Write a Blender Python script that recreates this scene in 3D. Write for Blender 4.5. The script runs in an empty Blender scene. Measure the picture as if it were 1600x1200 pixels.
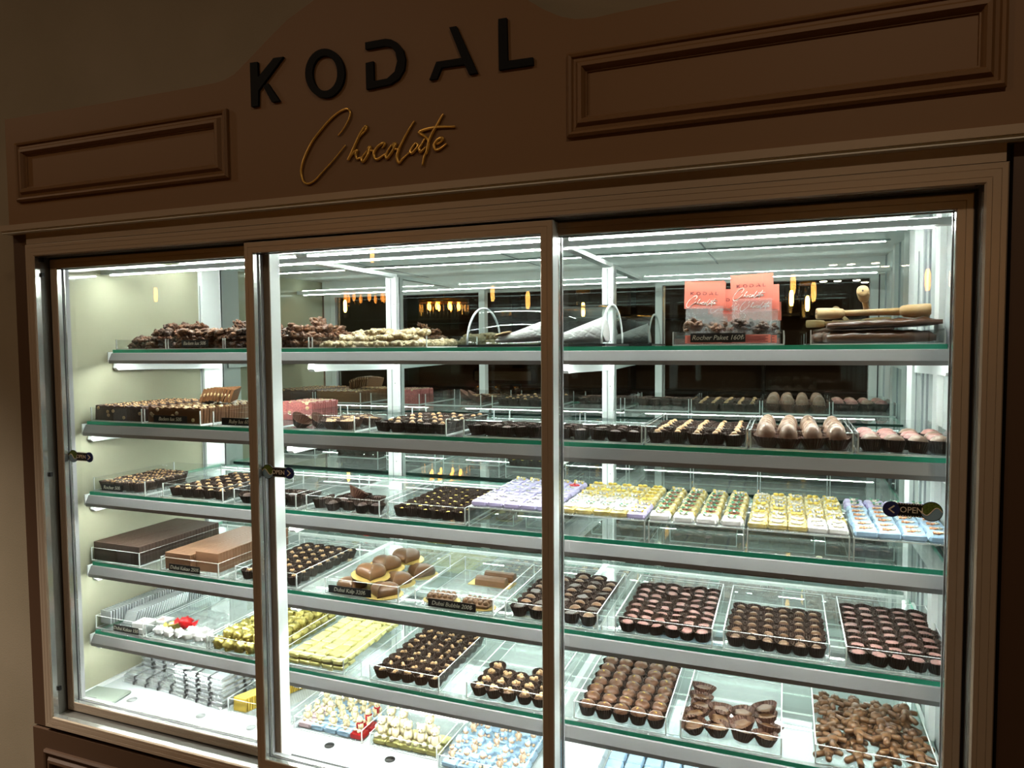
import bpy, math, random
from mathutils import Vector, Matrix, noise
random.seed(7)
rnd = random.random
U = random.uniform
sc = bpy.context.scene
COL = sc.collection
PI = math.pi

# ------------------------------------------------------------------ materials
def lin(h):
    h = h.lstrip('#')
    o = []
    for i in (0, 2, 4):
        c = int(h[i:i+2], 16) / 255
        o.append(c / 12.92 if c <= .04045 else ((c + .055) / 1.055) ** 2.4)
    return (*o, 1)

def pbr(name, col, rough=.5, metal=0., spec=.5, bump=0., bscale=200., var=None, vscale=40., coat=0., sub=0.):
    m = bpy.data.materials.new(name)
    m.use_nodes = True
    nt = m.node_tree
    b = nt.nodes['Principled BSDF']
    b.inputs['Base Color'].default_value = lin(col)
    b.inputs['Roughness'].default_value = rough
    b.inputs['Metallic'].default_value = metal
    b.inputs['Specular IOR Level'].default_value = spec
    b.inputs['Coat Weight'].default_value = coat
    if sub:
        b.inputs['Subsurface Weight'].default_value = sub
        b.inputs['Subsurface Scale'].default_value = .004
    if bump or var:
        tc = nt.nodes.new('ShaderNodeTexCoord')
    if bump:
        n = nt.nodes.new('ShaderNodeTexNoise'); n.inputs['Scale'].default_value = bscale
        n.inputs['Detail'].default_value = 3
        bp = nt.nodes.new('ShaderNodeBump'); bp.inputs['Strength'].default_value = bump
        bp.inputs['Distance'].default_value = .002
        nt.links.new(tc.outputs['Object'], n.inputs['Vector'])
        nt.links.new(n.outputs['Fac'], bp.inputs['Height'])
        nt.links.new(bp.outputs['Normal'], b.inputs['Normal'])
    if var:
        n2 = nt.nodes.new('ShaderNodeTexNoise'); n2.inputs['Scale'].default_value = vscale
        n2.inputs['Detail'].default_value = 4
        r = nt.nodes.new('ShaderNodeValToRGB')
        r.color_ramp.elements[0].position = .35; r.color_ramp.elements[1].position = .65
        r.color_ramp.elements[0].color = lin(col); r.color_ramp.elements[1].color = lin(var)
        nt.links.new(tc.outputs['Object'], n2.inputs['Vector'])
        nt.links.new(n2.outputs['Fac'], r.inputs['Fac'])
        nt.links.new(r.outputs['Color'], b.inputs['Base Color'])
    return m

def clear(name, tint=(.97, .985, .98), refl=1., rough=.0, milky=0.):
    """clear sheet material: see-through with a Schlick reflection on its outer faces"""
    m = bpy.data.materials.new(name); m.use_nodes = True
    nt = m.node_tree; N = nt.nodes; N.clear()
    out = N.new('ShaderNodeOutputMaterial')
    tr = N.new('ShaderNodeBsdfTransparent'); tr.inputs['Color'].default_value = (*tint, 1)
    gl = N.new('ShaderNodeBsdfGlossy'); gl.inputs['Roughness'].default_value = rough
    gl.inputs['Color'].default_value = (1, 1, 1, 1)
    lw = N.new('ShaderNodeLayerWeight'); lw.inputs['Blend'].default_value = .5
    p = N.new('ShaderNodeMath'); p.operation = 'POWER'; p.inputs[1].default_value = 5
    ma = N.new('ShaderNodeMath'); ma.operation = 'MULTIPLY_ADD'
    ma.inputs[1].default_value = .9 * refl; ma.inputs[2].default_value = .045 * refl
    g = N.new('ShaderNodeNewGeometry')
    inv = N.new('ShaderNodeMath'); inv.operation = 'SUBTRACT'; inv.inputs[0].default_value = 1
    mu = N.new('ShaderNodeMath'); mu.operation = 'MULTIPLY'
    mx = N.new('ShaderNodeMixShader')
    L = nt.links.new
    L(lw.outputs['Facing'], p.inputs[0]); L(p.outputs[0], ma.inputs[0])
    L(g.outputs['Backfacing'], inv.inputs[1]); L(ma.outputs[0], mu.inputs[0]); L(inv.outputs[0], mu.inputs[1])
    L(mu.outputs[0], mx.inputs['Fac'])
    base = tr.outputs[0]
    if milky:
        d = N.new('ShaderNodeBsdfDiffuse'); d.inputs['Color'].default_value = (.93, .96, .95, 1)
        m2 = N.new('ShaderNodeMixShader'); m2.inputs['Fac'].default_value = milky
        L(tr.outputs[0], m2.inputs[1]); L(d.outputs[0], m2.inputs[2]); base = m2.outputs[0]
    L(base, mx.inputs[1]); L(gl.outputs[0], mx.inputs[2])
    L(mx.outputs[0], out.inputs['Surface'])
    return m

def emit(name, col, s):
    m = bpy.data.materials.new(name); m.use_nodes = True
    b = m.node_tree.nodes['Principled BSDF']
    b.inputs['Base Color'].default_value = lin(col)
    b.inputs['Emission Color'].default_value = lin(col)
    b.inputs['Emission Strength'].default_value = s
    return m

M = dict(
    taupe=pbr('taupe_powder_coat', '#b09d88', .27, .2, .6, bump=.06, bscale=900),
    alu=pbr('aluminium', '#b9b8b4', .22, .8),
    alu_rail=pbr('satin_aluminium', '#8e8c8e', .45, .0), alu_glint=pbr('aluminium_bevel_glint', '#dcdcd4', .35, .1), jamb=pbr('grey_jamb', '#5d5952', .45, .2),
    white_frame=pbr('white_lacquer', '#e6eae9', .3),
    gasket=pbr('black_rubber', '#0d0d0d', .5),
    fascia=pbr('brown_paint', '#765533', .6, bump=.03, bscale=400),
    side=pbr('dark_brown_paint', '#4c3626', .5),
    wallp=pbr('wall_plaster', '#8c7e69', .85, bump=.15, bscale=250, var='#82755f', vscale=3),
    beige=pbr('beige_plaster', '#b8aa8c', .85, bump=.1, bscale=200),
    leftpanel=pbr('pale_green_glass_panel', '#aeac96', .12, spec=.5, var='#a09e88', vscale=2.2),
    rightpanel=pbr('white_side_panel', '#d3dad9', .25),
    ceil=pbr('ceiling_panel', '#dfe3e2', .3),
    floorp=pbr('white_floor_panel', '#c6cbce', .22),
    seam=pbr('panel_seam', '#9da3a6', .6),
    grey_spot=pbr('cable_cap_grey', '#8d9090', .5), black_spot=pbr('cable_cap_black', '#141414', .5),
    edge_green=pbr('glass_edge_green', '#37b795', .3, spec=.5),
    edge_dimmed=pbr('glass_edge_green_dimmed', '#154f41', .3),  # same green edge, colour darkened against the glare of the rear strip
    black=pbr('matt_black', '#0a0a0b', .45), letter=pbr('black_acrylic', '#050607', .7, spec=.2),
    gold=pbr('brushed_gold', '#dcae55', .3, .6),
    chalk=pbr('chalk_ink', '#d8d4c4', .8),
    cup=pbr('brown_cup_paper', '#37241a', .55), cup_m=pbr('brown_cup_paper_light', '#543629', .5),
    dark=pbr('dark_chocolate', '#3a261a', .3, bump=.25, bscale=150), dark2=pbr('dark_chocolate_matt', '#4a2d20', .5, bump=.5, bscale=220, var='#38211a', vscale=120),
    milk=pbr('milk_chocolate', '#66452b', .32, bump=.2, bscale=120), milk2=pbr('milk_chocolate_soft', '#75553a', .38, bump=.35, bscale=160),
    cluster=pbr('milk_nut_cluster', '#714627', .45, bump=.8, bscale=300, var='#4b2c19', vscale=90),
    clusterd=pbr('dark_nut_cluster', '#55351f', .45, bump=.8, bscale=300, var='#352013', vscale=90),
    blond=pbr('white_chocolate_nut', '#c8b594', .45, bump=.8, bscale=260, var='#b59d72', vscale=110),
    nut=pbr('hazelnut', '#c9a67c', .45, bump=.3, bscale=300, var='#ad8459', vscale=180),
    ruby=pbr('ruby_chocolate', '#b0817a', .45, bump=.3, bscale=200, var='#94635e', vscale=160),
    ruby2=pbr('ruby_bar', '#ad615c', .5, bump=.8, bscale=260, var='#884847', vscale=220),
    caramel=pbr('bronze_lustre', '#755640', .22, .3, bump=.15, bscale=150, var='#5e4230', vscale=60),
    egg=pbr('speckled_egg', '#8f7564', .3, var='#826453', vscale=200, bump=.1),
    flake=pbr('gold_flake', '#e0c25c', .3, .6, bump=.6, bscale=500),
    golddust=pbr('gold_dusted_milk', '#5f3d29', .35, bump=.5, bscale=160),
    foil=pbr('gold_foil', '#dccb78', .25, .65, bump=1., bscale=150, var='#c4b055', vscale=60),
    dustgold=pbr('gold_dust_patch', '#b79b45', .4, .3, bump=.8, bscale=400),
    foilw=pbr('champagne_foil', '#dccf9a', .3, .35, bump=.9, bscale=170, var='#c9ae62', vscale=60),
    foil2=pbr('yellow_foil', '#d3c87f', .28, .5, bump=.7, bscale=140),
    silver=pbr('silver_foil', '#d5dadd', .25, .6, bump=.6, bscale=120),
    lilac=pbr('lilac_wrap', '#bcb0da', .35, bump=.5, bscale=120), white_w=pbr('pearl_wrap', '#e6e2e0', .35, bump=.6, bscale=120),
    blue_w=pbr('pale_blue_wrap', '#a6c3de', .3, bump=.5, bscale=120), pink_w=pbr('pale_pink_wrap', '#e2c3cd', .35, bump=.4, bscale=120),
    red=pbr('red_foil', '#c4161c', .3, .3, bump=.6, bscale=150), redm=pbr('red_ribbon', '#a51a22', .5),
    leaf=pbr('green_leaf', '#2e7a58', .5), flower_w=pbr('white_flower', '#ece4da', .6, var='#d8c69c', vscale=300),
    flower_b=pbr('brown_flower', '#8c4f38', .5), flower_o=pbr('rust_flower', '#c4704a', .5, var='#e0b080', vscale=250),
    pearl=pbr('pearl_beads', '#d9d5cd', .25, .3), bear=pbr('white_chocolate', '#dccba4', .5), skin=pbr('figurine_skin', '#dcb79a', .5),
    yellow=pbr('yellow_foil_tile', '#e0bb4a', .35, .35, bump=.3, bscale=90),
    card=pbr('coral_card', '#d8715f', .6), card_ink=pbr('card_ink', '#6c2c2c', .6), card_white=pbr('card_white_ink', '#f6eee8', .6),
    wood=pbr('beech_wood', '#c9a87c', .45, var='#b8925f', vscale=40), slab=pbr('glossy_chocolate_slab', '#4a2d1b', .28, bump=.5, bscale=110),
    cocoa=pbr('cocoa_layer_dark', '#3f2b22', .5, bump=.3, bscale=200), cocoam=pbr('cocoa_layer_milk', '#7a553d', .45, bump=.3, bscale=200),
    goldcard=pbr('gold_cake_card', '#d9b86a', .35, .6),
    scale=pbr('scale_glass', '#8d958c', .15), ink=pbr('black_tape', '#15161a', .5),
    olive=pbr('sticker_green', '#4d6428', .4, var='#71853c', vscale=400), navy=pbr('sticker_navy', '#2a356e', .4), sky=pbr('sticker_blue', '#8fb4cc', .4), cream=pbr('sticker_cream', '#f5ead8', .5),
    print_red=pbr('red_print', '#b8242a', .6),
    glass=clear('door_glass', (.965, .98, .97), 1.0), shelf_glass=clear('shelf_glass', (.95, .985, .972), 1.2, milky=.10),
    acrylic=clear('clear_acrylic', (.965, .975, .975), 1.2, .02), acr_edge=clear('acrylic_edge', (.85, .9, .9), 1.5, .15, milky=.82),
    base_acr=clear('acrylic_base', (.95, .97, .97), 1.4, .05, milky=.2),
    film=clear('cellophane', (.93, .93, .93), 2.2, .08, milky=.12), blister=clear('blister_plastic', (.9, .91, .93), 3., .1, milky=.22),
    led=emit('led_chip', '#f6fff8', 165.), led_thin=emit('led_ceiling', '#f6fff8', 260.), led_fill=emit('led_fill_glow', '#f6fff8', 90.), warm=emit('lamp_filament', '#ffb45a', 45.), warm2=emit('lamp_glow', '#ff9d3c', 22.), white_lamp=emit('spot_lens', '#ffe7c4', 60.),
    brass=pbr('aged_brass', '#a87b3a', .3, .9), crystal=clear('crystal', (.9, .88, .82), 5., .05),
    room=pbr('room_wall_brown', '#4a3a2c', .7), room2=pbr('counter_dark', '#1f1813', .4), floorw=pbr('dark_wood_floor', '#5a4330', .4, var='#46331f', vscale=6), ceilw=pbr('room_ceiling', '#6a5745', .8),
    chrome=pbr('chrome', '#cccccc', .1, 1.), velvet=pbr('bottle_glass_dark', '#0c120e', .1),
)
# silvered back mirror, faintly green
mm = bpy.data.materials.new('green_tinted_mirror'); mm.use_nodes = True
_b = mm.node_tree.nodes['Principled BSDF']
_b.inputs['Base Color'].default_value = (.80, .865, .83, 1); _b.inputs['Metallic'].default_value = 1; _b.inputs['Roughness'].default_value = .0
M['mirror'] = mm

# ------------------------------------------------------------------ mesh builder
class MB:
    def __init__(s):
        s.v = []; s.f = []; s.m = []; s.sm = []; s.mats = []
    def mi(s, mat):
        if mat not in s.mats: s.mats.append(mat)
        return s.mats.index(mat)
    def add(s, vs, fs, mat, smooth=False, T=None):
        n = len(s.v); i = s.mi(mat)
        s.v += [tuple(T @ Vector(v)) for v in vs] if T is not None else [tuple(v) for v in vs]
        for f in fs:
            s.f.append([a + n for a in f]); s.m.append(i); s.sm.append(smooth)
        return s
    def box(s, x0, x1, y0, y1, z0, z1, mat, T=None, faces=None):
        vs = [(x0,y0,z0),(x1,y0,z0),(x1,y1,z0),(x0,y1,z0),(x0,y0,z1),(x1,y0,z1),(x1,y1,z1),(x0,y1,z1)]
        fs = {'b':(0,3,2,1),'t':(4,5,6,7),'f':(0,1,5,4),'r':(1,2,6,5),'k':(2,3,7,6),'l':(3,0,4,7)}
        if faces:   # dict face->material
            for k, f in fs.items(): s.add(vs, [f], faces.get(k, mat), T=T)
        else: s.add(vs, list(fs.values()), mat, T=T)
        return s
    def bbox(s, cx, cy, z0, w, d, h, b, mat, T=None, smooth=False):
        """bevelled block"""
        def ring(x, y, z): return [(cx-x+b,cy-y,z),(cx+x-b,cy-y,z),(cx+x,cy-y+b,z),(cx+x,cy+y-b,z),(cx+x-b,cy+y,z),(cx-x+b,cy+y,z),(cx-x,cy+y-b,z),(cx-x,cy-y+b,z)]
        r = [ring(w/2-b*.7, d/2-b*.7, z0), ring(w/2, d/2, z0+b), ring(w/2, d/2, z0+h-b), ring(w/2-b*.8, d/2-b*.8, z0+h)]
        vs = sum(r, []); fs = [tuple(range(7,-1,-1)), tuple(range(24,32))]
        for k in range(3):
            for i in range(8):
                j = (i+1) % 8; fs.append((k*8+i, k*8+j, k*8+8+j, k*8+8+i))
        return s.add(vs, fs, mat, smooth, T)
    def lathe(s, prof, n, mat, T=None, smooth=True, cx=0, cy=0, sx=1, sy=1, fn=None):
        vs = []; fs = []
        for r, z in prof:
            for i in range(n):
                a = 2*PI*i/n; rr = fn(r, z, i) if fn else r
                vs.append((cx+rr*math.cos(a)*sx, cy+rr*math.sin(a)*sy, z))
        for k in range(len(prof)-1):
            for i in range(n):
                j = (i+1) % n; fs.append((k*n+i, k*n+j, k*n+n+j, k*n+n+i))
        fs.append(tuple(range(n-1,-1,-1))); fs.append(tuple(range((len(prof)-1)*n, len(prof)*n)))
        return s.add(vs, fs, mat, smooth, T)
    def ball(s, c, r, mat, n=10, k=6, T=None, amp=0., fr=60., seed=0):
        if not hasattr(r, '__len__'): r = (r, r, r)
        vs = []; fs = []
        for a in range(1, k):
            t = PI*a/k
            for i in range(n):
                p = 2*PI*i/n; d = Vector((math.sin(t)*math.cos(p), math.sin(t)*math.sin(p), -math.cos(t)))
                w = 1 + (amp*noise.noise(d*fr + Vector((seed*7.3, seed*3.1, seed))) if amp else 0)
                vs.append((c[0]+d.x*r[0]*w, c[1]+d.y*r[1]*w, c[2]+d.z*r[2]*w))
        vs.append((c[0], c[1], c[2]-r[2])); vs.append((c[0], c[1], c[2]+r[2]))
        for a in range(k-2):
            for i in range(n):
                j = (i+1) % n; fs.append((a*n+i, a*n+j, a*n+n+j, a*n+n+i))
        b = len(vs)-2
        for i in range(n):
            j = (i+1) % n; fs.append((b, j, i)); fs.append((b+1, (k-2)*n+i, (k-2)*n+j))
        return s.add(vs, fs, mat, True, T)
    def prism(s, pts, y0, y1, mat, T=None, side=None):
        """polygon in x,z extruded along y from y0 (front) to y1"""
        n = len(pts)
        A = sum(pts[i][0]*pts[(i+1)%n][1]-pts[(i+1)%n][0]*pts[i][1] for i in range(n))
        if A < 0: pts = pts[::-1]
        vs = [(x,y0,z) for x,z in pts] + [(x,y1,z) for x,z in pts]
        s.add(vs, [tuple(range(n)), tuple(range(2*n-1,n-1,-1))], mat, T=T)
        return s.add(vs, [(j, i, i+n, j+n) for i in range(n) for j in [(i+1)%n]], side or mat, T=T)
    def tube(s, pts, r, mat, n=6, T=None):
        pts = [Vector(p) for p in pts]; vs = []; fs = []
        up = Vector((.13, 1, .07)).normalized()
        for k, p in enumerate(pts):
            d = (pts[min(k+1, len(pts)-1)] - pts[max(k-1, 0)]).normalized()
            u = d.cross(up); u = u.normalized() if u.length > 1e-6 else Vector((1,0,0)); w = u.cross(d)
            rr = r[k] if hasattr(r, '__len__') else r
            for i in range(n):
                a = 2*PI*i/n; vs.append(p + u*rr*math.cos(a) + w*rr*math.sin(a))
        for k in range(len(pts)-1):
            for i in range(n):
                j = (i+1) % n; fs.append((k*n+i, k*n+j, k*n+n+j, k*n+n+i))
        fs.append(tuple(range(n-1,-1,-1))); fs.append(tuple(range((len(pts)-1)*n, len(pts)*n)))
        return s.add(vs, fs, mat, True, T)
    def frame(s, x0, x1, z0, z1, prof, mats):
        """mitred rectangular frame; prof = closed list of (inset, y)"""
        vs = []; n = len(prof)
        for d, y in prof: vs += [(x0+d,y,z0+d),(x1-d,y,z0+d),(x1-d,y,z1-d),(x0+d,y,z1-d)]
        for k in range(n):
            k2 = (k+1) % n; fs = []
            for i in range(4):
                j = (i+1) % 4; fs.append((k*4+i, k*4+j, k2*4+j, k2*4+i))
            s.add(vs, fs, mats[k] if isinstance(mats, (list, tuple)) else mats)
        return s
    def mesh(s, name):
        me = bpy.data.meshes.new(name); me.from_pydata(s.v, [], s.f)
        for mt in s.mats: me.materials.append(M[mt])
        me.polygons.foreach_set('material_index', s.m); me.polygons.foreach_set('use_smooth', s.sm)
        me.update(); me.validate(); return me

def link(name, me, parent=None, loc=(0,0,0), rot=(0,0,0), scale=None):
    o = bpy.data.objects.new(name, me); COL.objects.link(o)
    o.location = loc; o.rotation_euler = rot
    if scale is not None: o.scale = scale if hasattr(scale, '__len__') else (scale,)*3
    if parent is not None: o.parent = parent
    return o
def tag(o, label, cat, group=None, kind=None):
    o['label'] = label
    if kind: o['kind'] = kind
    o['category'] = cat
    if group: o['group'] = group
    return o
def struct(name, mb, label=None, loc=(0,0,0)):
    o = link(name, mb.mesh(name), None, loc); o['kind'] = 'structure'
    if label: o['label'] = label
    return o
def textmesh(body, size, depth=.0004, mat='chalk', shear=0., extra=1.):
    cu = bpy.data.curves.new('t', 'FONT'); cu.body = body; cu.size = size; cu.extrude = depth; cu.shear = shear
    cu.align_x = 'CENTER'; cu.align_y = 'CENTER'; cu.space_character = extra; cu.resolution_u = 2
    ob = bpy.data.objects.new('t', cu); COL.objects.link(ob)
    dg = bpy.context.evaluated_depsgraph_get(); dg.update()
    me = bpy.data.meshes.new_from_object(ob.evaluated_get(dg))
    vs = [(v.co.x, v.co.y, v.co.z) for v in me.vertices]; fs = [tuple(p.vertices) for p in me.polygons]
    bpy.data.objects.remove(ob); bpy.data.meshes.remove(me)
    return [(x, -z, y) for x, y, z in vs], fs      # upright, facing -y
EXPO = 0.0
ROOM_FILL = ((-3.2,-.9,7),(-1.6,-1.5,7),(.4,-1.5,10))
SPOT = ((-2.25,-.8,480),)
LETTERS={'K':[[(-0.9874,0.5593),(-0.9696,0.5587),(-0.969,0.5291),(-0.9305,0.56),(-0.9073,0.559),(-0.9689,0.5035),(-0.9703,0.4744),(-0.9871,0.4745)],[(-0.957,0.5099),(-0.9458,0.5143),(-0.9186,0.4774),(-0.937,0.477)]],'O':[[(-0.7701,0.5085),(-0.771,0.5009),(-0.7731,0.4936),(-0.7764,0.487),(-0.7808,0.4812),(-0.7863,0.4763),(-0.7926,0.4727),(-0.7995,0.4702),(-0.8069,0.4692),(-0.8145,0.4695),(-0.8221,0.4711),(-0.8295,0.4741),(-0.8364,0.4784),(-0.8426,0.4838),(-0.8479,0.4902),(-0.8522,0.4973),(-0.8553,0.5049),(-0.8571,0.5129),(-0.8576,0.5209),(-0.8567,0.5287),(-0.8545,0.5361),(-0.851,0.5428),(-0.8464,0.5486),(-0.8408,0.5534),(-0.8343,0.557),(-0.8273,0.5592),(-0.8199,0.5601),(-0.8122,0.5596),(-0.8047,0.5578),(-0.7974,0.5547),(-0.7907,0.5503),(-0.7847,0.5449),(-0.7795,0.5386),(-0.7754,0.5316),(-0.7724,0.5241),(-0.7706,0.5164)],[(-0.7857,0.5107),(-0.7862,0.5052),(-0.7876,0.5),(-0.7897,0.4953),(-0.7926,0.4911),(-0.7961,0.4876),(-0.8001,0.4849),(-0.8046,0.4832),(-0.8093,0.4823),(-0.8142,0.4825),(-0.819,0.4836),(-0.8237,0.4857),(-0.8281,0.4887),(-0.832,0.4925),(-0.8354,0.4969),(-0.8381,0.5019),(-0.8401,0.5073),(-0.8412,0.5129),(-0.8415,0.5186),(-0.8409,0.5242),(-0.8395,0.5294),(-0.8373,0.5342),(-0.8343,0.5384),(-0.8308,0.5419),(-0.8267,0.5445),(-0.8222,0.5462),(-0.8174,0.5469),(-0.8126,0.5467),(-0.8077,0.5455),(-0.8031,0.5433),(-0.7988,0.5403),(-0.7949,0.5366),(-0.7916,0.5321),(-0.789,0.5272),(-0.7871,0.5218),(-0.786,0.5163)]],'D':[[(-0.7245,0.557),(-0.6824,0.557),(-0.6703,0.554),(-0.6588,0.5474),(-0.6463,0.532),(-0.6415,0.5148),(-0.6444,0.4969),(-0.6549,0.483),(-0.6731,0.4752),(-0.7236,0.4727),(-0.724,0.5203),(-0.708,0.521),(-0.7074,0.4855),(-0.6794,0.4864),(-0.6641,0.4961),(-0.6582,0.5136),(-0.6613,0.5295),(-0.6697,0.5403),(-0.6826,0.5445),(-0.7243,0.5446)]],'A':[[(-0.554,0.5559),(-0.5403,0.5558),(-0.5013,0.4711),(-0.5171,0.4706),(-0.5256,0.4888),(-0.5699,0.4898),(-0.5791,0.4721),(-0.594,0.472),(-0.5799,0.501),(-0.5314,0.5006)]],'L':[[(-0.4617,0.5546),(-0.4465,0.5541),(-0.4452,0.4829),(-0.3999,0.482),(-0.3993,0.4697),(-0.4613,0.47)]]}
SCRIPT=[[(-0.7884,0.3975),(-0.7779,0.406),(-0.7661,0.421),(-0.7606,0.4327),(-0.7632,0.4412),(-0.7705,0.4442),(-0.7871,0.4394),(-0.8074,0.4273),(-0.828,0.4103),(-0.8473,0.3914),(-0.8616,0.3704),(-0.8698,0.3543),(-0.8737,0.3391),(-0.8715,0.3247),(-0.8648,0.3163),(-0.8545,0.3147),(-0.8406,0.3205),(-0.8232,0.3343),(-0.8025,0.3505),(-0.7855,0.3654),(-0.772,0.3781)],[(-0.7457,0.3859),(-0.7358,0.3943),(-0.7268,0.4015),(-0.7266,0.4076),(-0.734,0.4023),(-0.744,0.3884),(-0.7558,0.3678),(-0.7669,0.3497),(-0.7626,0.3562),(-0.7527,0.3634),(-0.7469,0.3655),(-0.7498,0.359),(-0.7481,0.3506),(-0.7415,0.3513),(-0.735,0.3527)],[(-0.7235,0.3645),(-0.7301,0.3583),(-0.7375,0.3495),(-0.7352,0.3438),(-0.7287,0.3486),(-0.722,0.3589),(-0.7186,0.3694),(-0.7235,0.3658),(-0.7172,0.3624),(-0.7108,0.3611)],[(-0.6933,0.364),(-0.6877,0.3701),(-0.6915,0.3732),(-0.7027,0.3677),(-0.7109,0.3577),(-0.7095,0.3481),(-0.7032,0.3454),(-0.692,0.3504),(-0.6825,0.3548)],[(-0.6734,0.3682),(-0.6818,0.358),(-0.6861,0.3494),(-0.6832,0.345),(-0.6772,0.3505),(-0.6701,0.3588),(-0.6652,0.3683),(-0.6699,0.3688),(-0.6689,0.3607),(-0.6596,0.3587)],[(-0.626,0.4052),(-0.6359,0.393),(-0.6489,0.3745),(-0.6584,0.3586),(-0.6627,0.346),(-0.6611,0.3368),(-0.6577,0.3345),(-0.6506,0.3408),(-0.6378,0.3504)],[(-0.6249,0.366),(-0.6296,0.3605),(-0.6355,0.3522),(-0.6321,0.3489),(-0.6251,0.3541),(-0.6193,0.3614),(-0.6249,0.366)],[(-0.6056,0.3718),(-0.6125,0.3617),(-0.6172,0.3553),(-0.615,0.3491),(-0.6093,0.3524),(-0.6036,0.3568)],[(-0.5683,0.4105),(-0.575,0.4016),(-0.583,0.3898),(-0.5909,0.379),(-0.5978,0.365),(-0.6014,0.3506),(-0.6072,0.3394),(-0.6114,0.325)],[(-0.5457,0.3855),(-0.5675,0.388),(-0.5852,0.3891),(-0.6009,0.388),(-0.6167,0.3849),(-0.6134,0.3805),(-0.6044,0.3746),(-0.5989,0.3671),(-0.5985,0.3572),(-0.6027,0.3439)],[(-0.5823,0.3594),(-0.5756,0.3616),(-0.57,0.3659),(-0.5722,0.3691),(-0.58,0.367),(-0.5867,0.3599),(-0.5868,0.353),(-0.5824,0.3492),(-0.5735,0.3516),(-0.5624,0.3583)]]
# ================================================================== the room
FLOOR, CEIL = -1.55, 1.45
RX0, RX1, RY0 = -5.2, 2.6, -4.6
m = MB(); m.box(RX0, RX1, RY0, .9, FLOOR-.05, FLOOR, 'floorw'); struct('floor', m)
m = MB(); m.box(RX0, RX1, RY0, .9, CEIL, CEIL+.05, 'ceilw'); struct('ceiling', m)
m = MB()
m.box(RX0, -1.712, .10, .16, FLOOR, CEIL, 'wallp'); m.box(.42, RX1, .10, .16, FLOOR, CEIL, 'wallp')
m.box(-1.712, .42, .10, .16, .30, CEIL, 'wallp')
struct('wall_back', m)
m = MB(); m.box(RX0-.05, RX0, RY0, .9, FLOOR, CEIL, 'room'); struct('wall_left', m)
m = MB(); m.box(RX1, RX1+.05, RY0, .9, FLOOR, CEIL, 'room'); struct('wall_right', m)
m = MB(); m.box(RX0, RX1, RY0-.05, RY0, FLOOR, CEIL, 'room'); struct('wall_front', m)

# ------------------------------------------------------------ fascia board with the shop sign
fas = tag(link('fascia_board', None, None, (-.7, 0, .29)), 'brown fascia board with arched top, KODAL letters and gold script above the display case', 'sign board')
OX, OZ = -.7, .29
def P2(pts): return [(x-OX, z-OZ) for x, z in pts]
prof = [(-1.709,.29),(.42,.29),(.42,.535),(-.163,.535),(-.257,.533),(-.295,.531),(-.327,.534),(-.352,.542),(-.381,.558),(-.410,.579),(-.45,.612),(-.50,.648),(-.56,.668),(-.62,.676),(-.68,.677),(-.74,.673),(-.79,.665),(-.839,.655),(-.899,.63),(-.953,.597),(-.993,.57),(-1.033,.545),(-1.055,.538),(-1.075,.5355),(-1.12,.5345),(-1.414,.535),(-1.709,.538)]
mb = MB(); mb.prism(P2(prof), .0, .035, 'fascia'); link('board', mb.mesh('fascia_board_panel'), fas)
MP = [(0,0),(0,-.006),(.004,-.010),(.008,-.008),(.010,-.004),(.015,-.005),(.020,-.012),(.026,-.013),(.029,-.008),(.031,-.003),(.033,-.003),(.034,0)]
for a in ((-1.670,-1.049,.343,.479), (-.341,.272,.343,.479)):
    mb = MB(); mb.frame(a[0]-OX, a[1]-OX, a[2]-OZ, a[3]-OZ, MP, 'fascia'); link('panel_moulding', mb.mesh('moulding'), fas)
def letter_mesh(ch, y0=-.006, y1=0., mat='letter'):
    mb = MB(); L = LETTERS[ch]
    if ch == 'O':
        o, i = P2(L[0]), P2(L[1]); n = len(o); vs = []
        for y in (y0, y1): vs += [(x,y,z) for x,z in o] + [(x,y,z) for x,z in i]
        fs = []
        for k in range(n):
            j = (k+1) % n
            fs += [(k,n+k,n+j,j), (2*n+k,2*n+j,3*n+j,3*n+k), (k,j,2*n+j,2*n+k), (n+k,3*n+k,3*n+j,n+j)]
        mb.add(vs, fs, mat)
    elif ch in 'DA':                       # concave: fill as strips through bmesh triangulation
        mb.prism(P2(L[0]), y0, y1, mat)
    else:
        for p in L: mb.prism(P2(p), y0, y1, mat)
    return mb
for ch in 'KODAL':
    link('letter', letter_mesh(ch).mesh('letter_'+ch), fas)
def smooth_line(pts, n=5):
    out = []
    for i in range(len(pts)-1):
        p0 = pts[max(i-1,0)]; p1 = pts[i]; p2 = pts[i+1]; p3 = pts[min(i+2,len(pts)-1)]
        for k in range(n):
            t = k/n
            out.append(tuple(.5*((2*b)+(-a+c)*t+(2*a-5*b+4*c-d)*t*t+(-a+3*b-3*c+d)*t**3) for a,b,c,d in zip(p0,p1,p2,p3)))
    return out + [pts[-1]]
mb = MB()
for si, s_ in enumerate(SCRIPT):
    pts = smooth_line(P2(s_), 5); n = len(pts)
    w = .0026 if si == 0 else .0032
    mb.tube([(x, -.003, z) for x, z in pts], [w*(.55+.45*math.sin(PI*min(1,max(0,(k+2)/(n+3))))) for k in range(n)], 'gold', 6)
o = link('script_lettering', mb.mesh('script'), fas); o['label'] = 'gold handwritten word Chocolate'

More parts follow.
